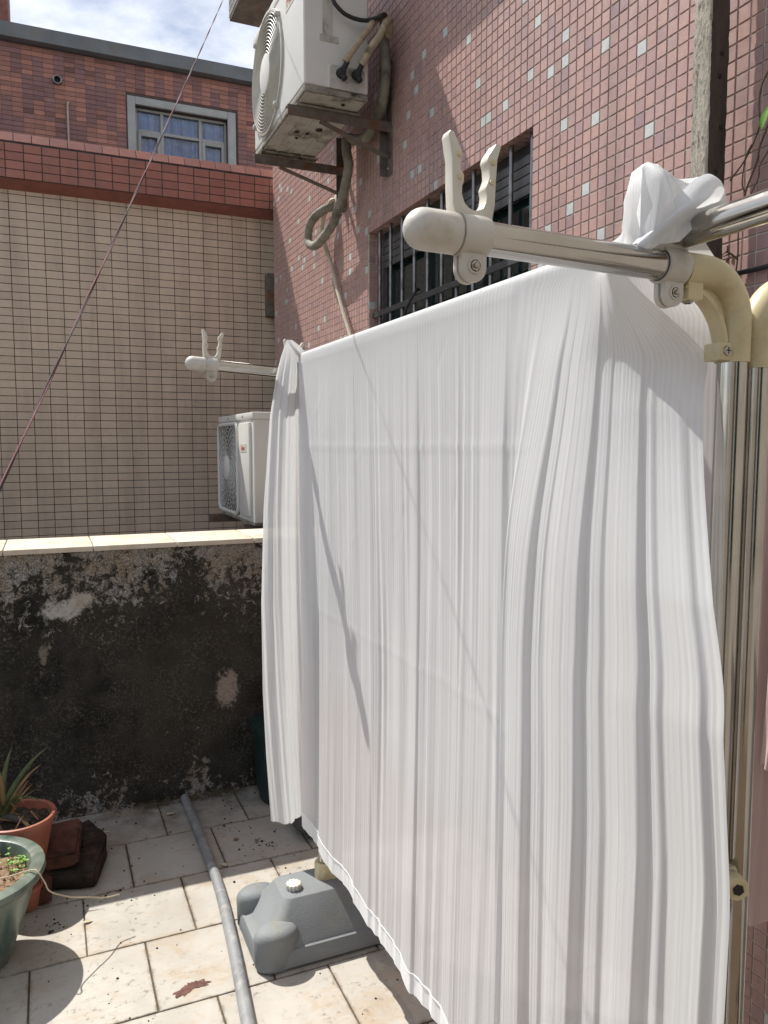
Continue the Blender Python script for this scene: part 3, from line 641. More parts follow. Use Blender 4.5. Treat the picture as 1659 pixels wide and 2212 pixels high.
# side service panel with two valves
sp_ = put('service_panel', None, ac); sp_.location = Vector((1.235, AY0, 3.10))-origin(ac)
MB().box((1.150, AY0-.004, 3.064), (1.325, AY0+.002, 3.158)).build('panel_plate', M['ac_white'], sp_, smooth=30, bevel=.004)
MB().prism([(-.078, -.05), (.082, -.05), (.082, .038), (.07, .046), (-.066, .046), (-.078, .034)], (1.235, AY0-.0055, 3.112), (1, 0, 0), (0, 0, 1), (0, 1, 0), .0028).build('panel_recess', M['ac_pan'], sp_, smooth=0)
for xx, zz in ((1.205, 3.126), (1.275, 3.13)):
    v_ = MB().lathe((xx, AY0-.006, zz), [(.021, 0), (.021, .006), (.016, .03), (.012, .034)], 14, (0, -1, 0)).build('valve', M['rubber'], sp_)
    MB().tube([(xx, AY0-.022, zz), (xx+.012, AY0-.03, zz-.03)], [.012, .013], 10).build('valve_cap', M['rubber'], sp_)
    MB().tube([(xx-.002, AY0-.026, zz-.004), (xx+.022, AY0-.036, zz+.042)], [.013, .011], 10).build('flare_nut', M['rubber'], sp_)
MB().box((1.128, AY0-.0022, 3.262), (1.172, AY0+.001, 3.60)).build('tape_strip', M['ac_pan'], ac, smooth=0)
MB().box((1.115, AY0-.0024, 3.248), (1.20, AY0+.001, 3.275)).build('tape_end', M['ac_pan'], ac, smooth=0)
def lettering(txt, size, loc, rot, mat, parent, name='lettering'):
    cu = bpy.data.curves.new('t', 'FONT'); cu.body = txt; cu.size = size; cu.extrude = .0006; cu.align_x = 'CENTER'
    t = bpy.data.objects.new('t', cu); COL.objects.link(t); bpy.context.view_layer.update()
    me = bpy.data.meshes.new_from_object(t.evaluated_get(bpy.context.evaluated_depsgraph_get())); bpy.data.objects.remove(t)
    me.materials.clear(); me.materials.append(mat); o = put(name, me, parent); o.location = Vector(loc)-origin(parent); o.rotation_euler = rot; return o
M['red_ink'] = simple('faded_red_print', (.48, .10, .09), .6, 0, .2, 90, 0)
M['label_paper'] = simple('aged_label', (.56, .53, .46), .6, 0, .1, 30, 0)
MB().box((AX0-.0016, 3.32, 3.462), (AX0+.001, 3.50, 3.56)).build('name_label', M['label_paper'], ac, smooth=0)
lettering('Haier', .066, (AX0-.0022, 3.41, 3.478), (R(90), 0, R(-90)), M['red_ink'], ac)

# lower unit on the same wall, behind the parapet
BX0, BX1, B0, B1, BZ0, BZ1 = 1.0, 1.335, 4.035, 4.905, 1.128, 1.685
bracket('wall_bracket', 4.16, BZ0-.012, .97, WX, .86, 1.2, 'rusty bracket under the near end of the lower air conditioner', 'brackets under the lower air conditioner', 1.1)
bracket('wall_bracket', 4.80, BZ0-.012, .90, WX, .86, 1.2, 'rusty bracket under the far end of the lower air conditioner', 'brackets under the lower air conditioner', 1.1)
a2 = thing('air_conditioner', (1.17, 4.47, BZ0), 'white outdoor air conditioner with square grille behind the parapet beside the curtain', 'air conditioner', 'outdoor air conditioners')
MB().box((BX0+.004, B0, BZ0), (BX1, B1, BZ1)).build('casing', M['ac_white'], a2, smooth=30, bevel=.010, seg=3)
MB().box((BX0-.004, B0-.005, BZ1-.002), (BX1+.004, B1+.005, BZ1+.036)).build('top_cover', M['ac_white'], a2, smooth=30, bevel=.008)
for yy in (4.25, 4.62): MB().lathe((BX0-.0042, yy, BZ1+.016), [(.007, 0), (.007, .001), (.003, .002)], 10, (-1, 0, 0)).build('cover_screw', M['screw_dark'], a2, smooth=0)
MB().box((BX0+.006, B0+.01, BZ0-.012), (BX1-.006, B1-.01, BZ0+.0005)).build('base_pan', M['ac_rim'], a2, smooth=0)
g2 = put('fan_grille', None, a2); ga, gb, gz0, gz1 = 4.365, 4.895, 1.145, 1.675
g2.location = Vector((BX0, (ga+gb)/2, (gz0+gz1)/2))-origin(a2); gcy, gcz = (ga+gb)/2, (gz0+gz1)/2
MB().box((BX0-.001, ga+.01, gz0+.01), (BX0+.0035, gb-.01, gz1-.01)).build('fan_recess', M['ac_dark'], g2, smooth=0)
fm = MB(); rr = .055
def rrect(hw, r, n=8):
    pts = []
    for cx, cz, a0 in ((1, 1, 0), (-1, 1, 90), (-1, -1, 180), (1, -1, 270)):
        for k in range(n+1): a = R(a0+90*k/n); pts.append((gcy+cx*(hw-r)+r*math.cos(a), gcz+cz*(hw-r)+r*math.sin(a)))
    return pts
loop = rrect(.258, .05); fm.tube([(BX0-.006, y, z) for y, z in loop+[loop[0], loop[1]]], .011, 8, False).build('grille_frame', M['ac_white'], g2)
for k in range(12):
    r = .075+.0235*k; pts = []
    for q in range(65):
        a = 2*math.pi*q/64; y, z = gcy+r*math.cos(a), gcz+r*math.sin(a); 
        pts.append((BX0-.008, min(max(y, ga+.012), gb-.012), min(max(z, gz0+.012), gz1-.012)))
    MB().tube(pts, .0021, 5, False).build('grille_ring', M['ac_white'], g2)
for k in range(22):
    a0 = 2*math.pi*k/22; pts = []
    for q in range(9):
        r = .07+.024*q; a = a0+.9*q/8; y, z = gcy+r*math.cos(a), gcz+r*math.sin(a)
        pts.append((BX0-.0115, min(max(y, ga+.012), gb-.012), min(max(z, gz0+.012), gz1-.012)))
    MB().tube(pts, .0021, 5).build('grille_spoke', M['ac_white'], g2)
MB().lathe((BX0-.006, gcy, gcz), [(.072, 0), (.072, .010), (.062, .016), (.001, .018)], 32, (-1, 0, 0), cap=False).build('grille_hub', M['ac_white'], g2)
MB().box((BX0-.012, 4.085, 1.16), (BX0+.005, 4.325, 1.668)).build('front_panel', M['ac_white'], a2, smooth=30, bevel=.012)
MB().box((BX0-.0135, 4.135, 1.508), (BX0-.0115, 4.275, 1.552)).build('name_label', M['label_paper'], a2, smooth=0)
lettering('Haier', .036, (BX0-.0141, 4.205, 1.518), (R(90), 0, R(-90)), M['red_ink'], a2)
MB().box((1.10, B0-.004, 1.50), (1.30, B0+.002, 1.66)).build('side_cover', M['ac_white'], a2, smooth=30, bevel=.003)
MB().box((1.125, B0-.006, 1.60), (1.16, B0-.0035, 1.645)).build('handle_slot', M['screw_dark'], a2, smooth=0)

# pipes and cables of the upper unit
def wrapped(pts, r, n=10, pitch=3):
    P = spline(pts, n); return P, [r*(.94+.05*(i % pitch)) for i in range(len(P))]
P1, r1 = wrapped([(1.216, 3.21, 3.165), (1.255, 3.195, 3.225), (1.31, 3.19, 3.30), (1.35, 3.20, 3.36), (1.40, 3.24, 3.385), (1.44, 3.30, 3.37)], .0145)
tag(MB().tube(P1, r1, 12).build('insulated_pipe', M['insul']), 'thinner yellowed insulated pipe rising from the left valve of the upper air conditioner', 'pipe', 'insulated pipes')
P1, r1 = wrapped([(1.290, 3.21, 3.165), (1.322, 3.19, 3.226), (1.365, 3.18, 3.29), (1.392, 3.18, 3.345), (1.425, 3.22, 3.375), (1.45, 3.28, 3.35)], .0162)
tag(MB().tube(P1, r1, 12).build('insulated_pipe', M['insul']), 'thicker yellowed insulated pipe rising from the right valve of the upper air conditioner', 'pipe', 'insulated pipes')
P1, r1 = wrapped([(1.445, 3.33, 3.36), (1.445, 3.315, 3.29), (1.445, 3.305, 3.20), (1.445, 3.33, 3.11), (1.445, 3.39, 3.04), (1.44, 3.50, 3.0), (1.43, 3.62, 3.02), (1.41, 3.70, 3.05), (1.40, 3.68, 2.98), (1.40, 3.655, 2.90), (1.40, 3.735, 2.79), (1.40, 3.86, 2.70), (1.40, 4.03, 2.655), (1.40, 4.178, 2.645), (1.40, 4.29, 2.69), (1.40, 4.28, 2.765), (1.41, 4.19, 2.81), (1.46, 4.12, 2.84), (1.53, 4.08, 2.85)], .024, 8)
tag(MB().tube(P1, r1, 14).build('wrapped_conduit', M['wrap_grey']), 'grey tape-wrapped conduit looping down the pink wall below the upper air conditioner', 'conduit')
tag(MB().lathe((1.4975, 4.08, 2.85), [(.052, 0), (.05, .012), (.03, .02)], 20, (-1, 0, 0)).build('wall_sleeve', M['pvc_cream']), 'round cream plastic sleeve where the wrapped conduit enters the pink wall', 'sleeve')
tag(MB().tube(spline([(1.495, 4.06, 2.87), (1.46, 4.10, 2.86), (1.45, 4.20, 2.74), (1.47, 4.112, 2.54), (1.47, 3.969, 2.316), (1.47, 3.825, 2.122), (1.47, 3.70, 1.95), (1.48, 3.68, 1.5)], 8), .011, 8).build('drain_hose', M['pvc_cream']), 'thin cream drain hose slanting down the pink wall behind the curtain', 'hose')
tag(MB().tube(spline([(1.13, 3.22, 3.62), (1.155, 3.205, 3.42), (1.19, 3.20, 3.364), (1.24, 3.20, 3.344), (1.30, 3.195, 3.341), (1.345, 3.18, 3.352), (1.372, 3.165, 3.366), (1.40, 3.20, 3.38), (1.40, 3.25, 3.37)], 8), .0085, 8).build('power_cable', M['wire_black']), 'black power cable drooping across the side of the upper air conditioner', 'cable')

# twisted wire crossing the sky
A, B = Vector((.452, 2.439, 2.71)), Vector((.302, 1.989, 2.35)); dW = B-A; u = dW.normalized().orthogonal().normalized(); w = dW.normalized().cross(u)
tw = thing('overhead_wire', A-dW*3, 'thin twisted black and red wire slanting across the sky on the left', 'wire')
for ph, mt in ((0, 'wire_black'), (math.pi, 'wire_red')):
    pts = []
    for i in range(221):
        s_ = -3.3+8.2*i/220; c = A+dW*s_+Vector((0, 0, -.012*math.sin(max(0, min(1, (s_+3.3)/8.2))*math.pi))); a = s_*8+ph
        pts.append(c+(u*math.cos(a)+w*math.sin(a))*.0011)
    MB().tube(pts, .0011, 6).build('strand', M[mt], tw)

# ------------------------------------------------------------------ timber post and vines by the pink wall
po = thing('timber_post', (1.43, 1.40, 0), 'rough weathered square timber post standing against the pink wall', 'post')
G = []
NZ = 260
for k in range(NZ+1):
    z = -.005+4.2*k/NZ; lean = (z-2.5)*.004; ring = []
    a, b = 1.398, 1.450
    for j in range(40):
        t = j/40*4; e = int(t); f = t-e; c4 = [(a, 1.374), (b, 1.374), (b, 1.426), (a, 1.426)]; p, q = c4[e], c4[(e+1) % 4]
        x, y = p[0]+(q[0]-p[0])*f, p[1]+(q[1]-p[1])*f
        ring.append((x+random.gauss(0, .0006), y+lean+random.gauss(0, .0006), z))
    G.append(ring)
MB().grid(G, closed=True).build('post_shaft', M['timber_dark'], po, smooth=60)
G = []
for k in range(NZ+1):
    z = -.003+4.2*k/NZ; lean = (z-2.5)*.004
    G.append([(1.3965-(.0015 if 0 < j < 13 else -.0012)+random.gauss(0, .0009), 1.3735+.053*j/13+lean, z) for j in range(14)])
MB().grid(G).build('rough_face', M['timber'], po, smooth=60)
for zz in (2.08, 2.17, 2.27, 2.38, 2.43): MB().lathe((1.426+random.uniform(-.01, .01), 1.3735+(zz-2.5)*.004, zz), [(.001, 0), (.006, 0), (.0055, .0016), (.001, .0018)], 8, (0, -1, 0), cap=False).build('knot_hole', M['screw_dark'], po)
vi = thing('climbing_vine', (1.46, 1.32, 1.9), 'dry brown creeper stems with one green leaf on the pink wall', 'vine')
for L_, r in (([(1.462, 1.22, 2.40), (1.46, 1.274, 2.352), (1.46, 1.29, 2.325), (1.46, 1.293, 2.289), (1.46, 1.291, 2.242), (1.46, 1.323, 2.189), (1.46, 1.366, 2.153)], .0019), ([(1.46, 1.23, 2.33), (1.46, 1.268, 2.24), (1.46, 1.287, 2.201), (1.46, 1.293, 2.171), (1.46, 1.319, 2.118), (1.462, 1.33, 2.07)], .0024),
              ([(1.46, 1.309, 2.214), (1.46, 1.324, 2.19), (1.46, 1.331, 2.139), (1.46, 1.323, 2.116)], .0016), ([(1.46, 1.334, 2.10), (1.46, 1.336, 2.045), (1.46, 1.336, 2.021), (1.46, 1.335, 1.979), (1.46, 1.34, 1.93)], .002), ([(1.46, 1.24, 2.22), (1.46, 1.265, 2.185), (1.46, 1.285, 2.16), (1.46, 1.287, 2.135), (1.46, 1.31, 2.10)], .0017), ([(1.46, 1.335, 1.97), (1.455, 1.35, 1.985), (1.45, 1.36, 1.992)], .0022), ([(1.46, 1.385, 1.95), (1.455, 1.40, 1.86), (1.45, 1.392, 1.78), (1.452, 1.41, 1.70)], .0016)):
    MB().tube(spline(L_, 6), r, 6).build('stem', M['vine'], vi)
def leaf_mesh(base, tip, wid, nrm, curl=.2, n=8):
    b, t, nn = Vector(base), Vector(tip), Vector(nrm).normalized(); d = t-b; s = d.cross(nn).normalized(); G = []
    for i in range(n+1):
        k = i/n; c = b+d*k+nn*(-curl*d.length*math.sin(k*math.pi*.5)**2*.5); ww = wid*(math.sin(math.pi*min(1, k*1.02)**.8)+.02)
        G.append([c-s*ww+nn*ww*.3, c, c+s*ww+nn*ww*.3])
    return G
MB().grid(leaf_mesh((1.44, 1.268, 2.228), (1.43, 1.245, 2.275), .009, (-1, 0, 0))).build('leaf', M['leaf'], vi, smooth=80)
for k in range(5): MB().grid(leaf_mesh((1.45, 1.338+.004*k, 1.975+.004*k), (1.44-.01*k, 1.345+random.uniform(-.02, .03), 1.955+random.uniform(-.02, .045)), .006, (-1, .2, .3))).build('dead_leaf', M['dry'], vi, smooth=80)
tag(MB().tube(spline([(1.485, 1.05, 1.955), (1.483, 1.20, 1.945), (1.482, 1.262, 1.944), (1.482, 1.323, 1.944), (1.484, 1.45, 1.95), (1.488, 1.60, 1.97)], 6), .006, 8).build('wall_cable', M['wire_black']), 'black cable running along the pink wall right of the timber post', 'cable')
tag(MB().tube(spline([(1.44, 2.95, 2.19), (1.40, 2.90, 2.17), (1.37, 2.95, 2.08), (1.36, 3.02, 1.95), (1.37, 2.98, 1.80)], 8)+spline([(1.44, 2.94, 2.19), (1.46, 2.85, 2.15), (1.46, 2.75, 2.05)], 8)[:0], .006, 8).build('tied_cable', M['wire_black']), 'short black cable tied to the window bars above the curtain', 'cable')

# ------------------------------------------------------------------ drying rack
RX, RZ = .77, 1.823
rk = thing('drying_rack', (.80, 1.5, 0), 'stainless steel drying rack with cream elbows, hook clamps and grey plastic foot', 'drying rack')
def hook_clamp(p, ax, r, up=(0, 0, 1), side=None):
    """ring clamp on an arm at p (axis ax) with a U hook above and a bolted lug below"""
    ax = Vector(ax).normalized(); up = Vector(up); up = (up-ax*up.dot(ax)).normalized(); sd = ax.cross(up); p = Vector(p)
    h = put('hook_clamp', None, rk); h.location = p-origin(rk)
    MB().lathe(p-ax*.0185, [(r+.0008, 0), (r+.0042, .0005), (r+.0046, .002), (r+.0046, .035), (r+.0042, .0365), (r+.0008, .037)], 32, ax, cap=False).build('ring', M['white_abs'], h, smooth=30)
    U = [(-.024, .014), (-.0285, .030), (-.030, .055), (-.0305, .078), (-.0355, .103), (-.0335, .1085), (-.0285, .107), (-.019, .090), (-.0165, .086), (-.0185, .078), (-.0185, .068), (-.0145, .063), (-.0145, .056), (-.0165, .050),
         (-.0165, .042), (-.013, .033), (-.006, .0275), (.002, .0265), (.010, .0295), (.0145, .037), (.0155, .046), (.0135, .053), (.0165, .060), (.0185, .066), (.0175, .077), (.0150, .083), (.0165, .089), (.0265, .1035), (.031, .1045), (.0335, .100), (.0290, .086), (.0275, .060), (.0270, .036), (.023, .014)]
    MB().prism(U, p, ax, up, sd, .017).build('u_hook', M['hook_abs'], h, smooth=35, bevel=.0028, seg=2)
    for a, b in ((-.0215, .084), (-.0205, .060), (.022, .082), (.0215, .060)):
        for s_ in (-1, 1): MB().lathe(p+ax*a+up*b+sd*s_*.0085, [(.0032, 0), (.0030, .0018), (.001, .002)], 12, sd*s_).build('hook_pin', M['cream_abs'], h)
    lug = [(-.0165, -.012), (-.0165, -.036)]+[(.0165*math.cos(R(a)), -.036+.0165*math.sin(R(a))) for a in range(190, 360, 14)]+[(.0165, -.036), (.0165, -.012)]
    for s_ in (-.006, .006): MB().prism(lug, p+sd*s_, ax, up, sd, .0085).build('lug', M['white_abs'], h, smooth=35, bevel=.002)
    for s_ in (-1, 1):
        q = p-up*.035+sd*s_*.0102
        MB().lathe(q, [(.0088, 0), (.0088, .0022), (.0068, .0024), (.0068, .0006)], 20, sd*s_, cap=False).build('washer', M['white_abs'], h)
        MB().lathe(q, [(.0062, 0), (.0062, .003), (.0035, .0034), (.0035, .006), (.0025, .007)], 6, sd*s_).build('bolt', M['screw'], h, smooth=0)
    return h
def end_cap(tip, ax, r):
    ax = Vector(ax).normalized(); tip = Vector(tip); R_ = r+.0038
    prof = [(.0005, 0)]+[(R_*math.sin(R(a)), R_*(1-math.cos(R(a)))) for a in range(12, 91, 13)]+[(R_, .030), (R_, .062), (R_-.0022, .0645), (r, .065)]
    return MB().lathe(tip, prof, 32, ax, cap=False).build('end_cap', M['white_abs'], rk, smooth=40)
# near arm (towards -X), clamps, elbow and pole
TIPN = Vector((.365, .783, 1.786)); ELB = Vector((.845, .800, 1.779)); axn = (ELB-TIPN).normalized()
RT = .0190
MB().tube([TIPN+axn*.03, TIPN+axn*.2, TIPN+axn*.4, ELB-axn*.02], RT, 28).build('arm', M['steel'], rk)
end_cap(TIPN, axn, RT)
hook_clamp(TIPN+axn*.0835, axn, RT); hook_clamp(Vector((.748, 0, 0))*0+TIPN+axn*.387, axn, RT)
def elbow(px, py, ztop, zbot, sx, x_end, pole_r=.0204):
    r = .0228; c = Vector((px+sx*.062, py, ztop-.062))
    path = [Vector((x_end, py, ztop)), Vector((px+sx*.07, py, ztop))]+arc(c, (-sx, 0, 0), (0, 0, 1), .062, 90, 0, 10)[1:]+[Vector((px, py, zbot+.02)), Vector((px, py, zbot))]
    e = MB().tube(path, r, 28).build('elbow', M['cream_abs'], rk, smooth=45)
    # gusset web with a curved rib below the bend
    xa, za = x_end-0*sx, ztop-r+.004; xb, zb = px+sx*(r-.004), zbot+.012
    rib = []
    for k in range(13):
        t = R(90*k/12); rib.append((xb+(xa-sx*.004-xb)*(1-math.sin(t))+sx*.006, za-.004-(za-.004-zb)*(1-math.cos(t))))
    web = [(x-sx*.004, z+.003) for x, z in rib]+[(xb-sx*.004, za+.004)]
    MB().prism(web, (0, py, 0), (1, 0, 0), (0, 0, 1), (0, 1, 0), .010).build('gusset', M['cream_abs'], rk, smooth=0)
    G_ = [[(x+dx, py+dy, z+dz) for dx, dy, dz in ((-sx*.0, -.012, -.002), (0, .012, -.002), (-sx*.004, .012, .003), (-sx*.004, -.012, .003))] for x, z in rib]
    MB().grid(G_, closed=True).build('gusset_rib', M['cream_abs'], rk, smooth=40)
    for (bx, bz, ax_) in ((x_end-sx*.014, ztop-r-.004, (0, 0, -1)), (px+sx*(r+.003), zbot+.014, (0, -1, 0))):
        MB().box((bx-.013, py-.0145, bz-.013), (bx+.013, py+.0145, bz+.011)).build('clamp_block', M['cream_abs'], rk, smooth=35, bevel=.003)
        q = Vector((bx, py, bz))+Vector(ax_)*(.0135 if ax_[2] else .0148)
        MB().lathe(q, [(.0068, 0), (.0062, .002), (.001, .0026)], 16, ax_, cap=False).build('screw', M['screw'], rk)
        for an in (0, 90):
            d1 = Vector((math.cos(R(an)), 0, math.sin(R(an)))) if ax_[1] else Vector((math.cos(R(an)), math.sin(R(an)), 0)); d2 = Vector(ax_).cross(d1)
            MB().prism([(-.0042, -.0007), (.0042, -.0007), (.0042, .0007), (-.0042, .0007)], q+Vector(ax_)*.0026, d1, d2, Vector(ax_), .0006).build('screw_slot', M['screw_dark'], rk, smooth=0)
    MB().tube([(px, py, .06), (px, py, 1.0), (px, py, zbot+.01)], pole_r, 28).build('pole', M['steel'], rk)
elbow(.872, .800, 1.779, 1.662, -1, .774)
elbow(.9165, .800, 1.766, 1.656, 1, 1.0)
MB().tube([(.98, .80, 1.766), (1.42, .80, 1.772)], RT, 24).build('arm', M['steel'], rk)
# low fittings on the near poles
MB().lathe((.890, .786, .918), [(.016, 0), (.0175, .006), (.0175, .022), (.016, .026)], 24, (-.35, -.94, 0)).build('knob', M['cream_abs'], rk)
MB().lathe((.8808, .7612, .918), [(.0085, 0), (.0085, .0012)], 6, (-.35, -.94, 0)).build('hex_socket', M['screw_dark'], rk, smooth=0)
MB().box((.862, .784, .898), (.925, .822, .938)).build('pole_bridge', M['cream_abs'], rk, smooth=35, bevel=.008)
MB().box((.858, .774, .845), (.874, .80, .875)).build('pole_lug', M['cream_abs'], rk, smooth=35, bevel=.004)
MB().lathe((.866, .774, .855), [(.006, 0), (.005, .003), (.001, .004)], 12, (0, -1, 0)).build('screw', M['screw'], rk)
# far arm, poles and foot
TIPF = Vector((.403, 2.476, 1.803)); ROOTF = Vector((.765, 2.470, 1.780)); axf = (ROOTF-TIPF).normalized()
MB().tube([TIPF+axf*.03, TIPF+axf*.2, ROOTF], RT, 24).build('arm', M['steel'], rk)
end_cap(TIPF, axf, RT); hook_clamp(TIPF+axf*.082, axf, RT); hook_clamp(TIPF+axf*.345, axf, RT)
MB().tube([ROOTF-axf*.02]+[ROOTF+axf*.02+Vector((0, 0, 0))]+arc(ROOTF+axf*.02+Vector((0, 0, -.05)), axf, (0, 0, 1), .05, 80, 0, 6)+[ROOTF+axf*.07+Vector((0, 0, -.13))], .0255, 20).build('elbow', M['cream_abs'], rk)
pf = ROOTF+axf*.07
MB().tube([(.770, 2.262, .14), (.790, 2.264, .9), (pf.x, pf.y, 1.67)], .0195, 20).build('pole', M['steel'], rk)
MB().tube([(.812, 2.262, .14), (.835, 2.264, .9), (pf.x+.044, pf.y, 1.67)], .0195, 20).build('pole', M['steel'], rk)
# foot: moulded water tank with knuckles at the corners
bx0, bx1, by0, by1 = .512, 1.04, 2.085, 2.40
skirt = .062; top = .165; G = []
def rr2(x0, x1, y0, y1, r, n=7):
    out = []
    for cx, cy, a0 in ((x1-r, y1-r, 0), (x0+r, y1-r, 90), (x0+r, y0+r, 180), (x1-r, y0+r, 270)):
        for k in range(n+1): a = R(a0+90*k/n); out.append((cx+r*math.cos(a), cy+r*math.sin(a)))
    return out
for z, ins, r in ((.004, .008, .04), (.012, 0, .045), (skirt-.012, .004, .045), (skirt-.003, .008, .042), (skirt, .016, .04)):
    G.append([(x, y, z) for x, y in rr2(bx0+ins, bx1-ins, by0+ins, by1-ins, r)])
G.append([(x, y, skirt+.012) for x, y in rr2(bx0+.035, bx1-.03, by0+.022, by1-.03, .035)])
for z, a, b, c, d, r in ((top-.008, .612, .965, 2.176, 2.325, .03), (top-.002, .618, .957, 2.182, 2.318, .028), (top, .628, .945, 2.190, 2.310, .025)):
    G.append([(x, y, z) for x, y in rr2(a, b, c, d, r)])
b_ = MB().grid(G, closed=True); nn = len(G[0]); k0 = (len(G)-1)*nn; b_.f.append(tuple(range(k0, k0+nn))); b_.c.append(None)
b_.build('foot_tank', M['rack_base'], rk, smooth=28)
for (x, y) in ((bx0+.064, by0+.046), (bx0+.064, by1-.046), (bx1-.064, by0+.046), (bx1-.064, by1-.046)):
    kn = MB().lathe((0, 0, 0), [(.042, .002), (.046, .012), (.048, .092), (.046, .104), (.038, .115), (.024, .121), (.001, .123)], 32, cap=False)
    kn.v = [(x+a*1.42, y+b, c) for a, b, c in kn.v]; kn.build('foot_knuckle', M['rack_base'], rk)
prof = []
for k in range(36): a = 2*math.pi*k/36; r = .0225+(.0022 if k % 3 else -.0012); prof.append((r*math.cos(a), r*math.sin(a)))
MB().prism(prof, (.662, 2.232, top+.009), (1, 0, 0), (0, 1, 0), (0, 0, 1), .017).build('filler_cap', M['white_abs'], rk, smooth=40, bevel=.002)
col = [(x, y) for x, y in rr2(.742, .842, 2.232, 2.292, .0298)]
MB().grid([[(x, y, top-.004) for x, y in col], [(x, y, top+.045) for x, y in col], [(.792+(x-.792)*.95, 2.262+(y-2.262)*.92, top+.05) for x, y in col], [(.792+(x-.792)*.5, 2.262+(y-2.262)*.3, top+.05) for x, y in col]], closed=True).build('pole_collar', M['cream_abs'], rk, smooth=40)
# bottom tie bar between near and far frames
MB().tube([(.88, .80, .12), (.88, 2.26, .12)], .014, 14).build('tie_bar', M['steel'], rk)
MB().box((.70, .62, .0), (1.08, .98, .10)).build('near_foot_tank', M['rack_base'], rk, smooth=35, bevel=.02, seg=3)

# rods resting in the hooks
cr_ = tag(MB().tube([(RX, .40, RZ), (RX, 1.4, RZ), (RX, 2.50, RZ-.002)], RT, 28).build('clothes_rod', M['steel']), 'long stainless rod lying over the rack arms and carrying the white curtain', 'rod', 'rods of the drying rack')
tag(MB().tube([(1.237, .45, 1.808), (1.237, 1.9, 1.768)], .016, 20).build('clothes_rod', M['steel']), 'stainless rod behind the cream elbow carrying the pink ribbed clothes', 'rod', 'rods of the drying rack')

# ------------------------------------------------------------------ white curtain over the rod
ct_ = thing('white_curtain', (RX, 1.6, .27), 'large white striped voile curtain hung over the rod to dry', 'curtain')
sstep = lambda a, b, x: (lambda t: t*t*(3-2*t))(np.clip((x-a)/(b-a), 0, 1))
NU_F, NU_N, NF, NTOP, NB = 430, 240, 150, 14, 34
YF, YS = 2.395, 1.16
def zig(lo, hi, smin, smax, amp, seed):
    r = np.random.default_rng(seed); k = [lo]
    while k[-1] < hi: k.append(k[-1]+r.uniform(smin, smax) if len(k) % 2 else k[-1]+r.uniform(smin, smin*1.6))
    return np.array(k), r.uniform(-1, 1, len(k))*amp
Z1, Z2, Z3, Z4 = zig(1.0, 2.5, .010, .050, .0042, 1), zig(1.0, 2.5, .012, .060, .0042, 2), zig(1.0, 2.5, .012, .045, .0036, 3), zig(1.0, 2.5, .004, .014, .0006, 4)
edge = lambda d, w: 1/(1+np.exp(-np.clip(d/w, -40, 40)))
def front_far(Y, t):
    A = sstep(-.02, .22, t)*(.62+.50*t); m1 = 1-sstep(.25, .55, t); m3 = sstep(.55, .9, t); m2 = 1-m1-m3
    h = A*(np.interp(Y-.012*t, *Z1)*m1+np.interp(Y+.01*t, *Z2)*np.maximum(m2, 0)+np.interp(Y, *Z3)*m3+np.interp(Y+.004*np.sin(4*t), *Z4))
    h += .0012*np.sin(2*np.pi*Y/.21+t)*t
    h += A*(.0065*edge(Y-1.538, .0014)*edge(1.60-Y, .02)+.009*edge(Y-1.172, .0016)*edge(1.25-Y, .03)+.006*edge(2.205-Y+.02*t, .002)*edge(Y-2.13, .025)-.005*edge(1.78-Y, .0016)*edge(Y-1.73, .02)*m2)
    h += .012*np.sin(math.pi*t)*np.sin(Y*2.4+.6)+.006*np.sin(Y*5.1+t*1.3)*t*sstep(.3, 1, t)
    h += .0016*np.exp(-((t-.178)/.0035)**2)+.0009*np.exp(-((t-.50)/.0035)**2)        # old ironing creases
    for cy, ct, an, L_, a in CRINK:                                                   # short crumple lines
        u_ = (Y-cy)*math.cos(an)+(t-ct)*1.55*math.sin(an); v_ = -(Y-cy)*math.sin(an)+(t-ct)*1.55*math.cos(an)
        h += a*np.exp(-(v_/L_)**2-(u_/.0045)**2)
    return h
CRINK = [(rng.uniform(1.2, 2.35), abs(rng.normal(.16, .13)) if k < 30 else rng.uniform(.3, .95), rng.uniform(-1.1, 1.1), rng.uniform(.015, .05), rng.choice([-1, 1])*rng.uniform(.0004, .0011)) for k in range(34)]
NZK = np.array([0, .06, .075, .20, .215, .27, .285, .345, .46, .48, .56, .575, .66, .74, .755, .80, .815, .93, .945, 1.0])
NZH = np.array([0, .014, .004, .020, .0, .008, .002, .020, .030, .006, .012, .004, .024, .034, .008, .016, .006, .028, .012, .016])
nfold = [(.05, .030, .012), (.13, .022, .030), (.20, .026, -.012), (.29, .032, .026), (.37, .02, -.014), (.46, .04, .034), (.56, .022, -.018), (.63, .03, .022), (.72, .035, .036), (.80, .022, -.015), (.87, .03, .024), (.95, .03, .016)]
def near_edge_y(z):
    return np.interp(z, NEZ, NEY)
NEZ = np.linspace(.1, 2.0, 381); NEY = np.interp(NEZ, [.2, .6, 1.0, 1.25, 1.35, 1.50, 1.60, 1.68, 1.80, 2.0], [.668, .644, .640, .668, .704, .765, .806, .838, .840, .840])
NEY = np.convolve(np.pad(NEY, 12, mode='edge'), np.hanning(25)/np.hanning(25).sum(), 'valid'); NEY = np.where(NEZ > 1.80, np.maximum(.79, .84-(NEZ-1.80)*4), NEY)
U = np.concatenate([np.linspace(0, 1, NU_F), 1+np.linspace(0, 1, NU_N)[1:]**1.25]); nu = len(U)
GRID = np.zeros((nu, NB+NTOP+NF, 3)); UVS = np.zeros((nu, NB+NTOP+NF, 2))
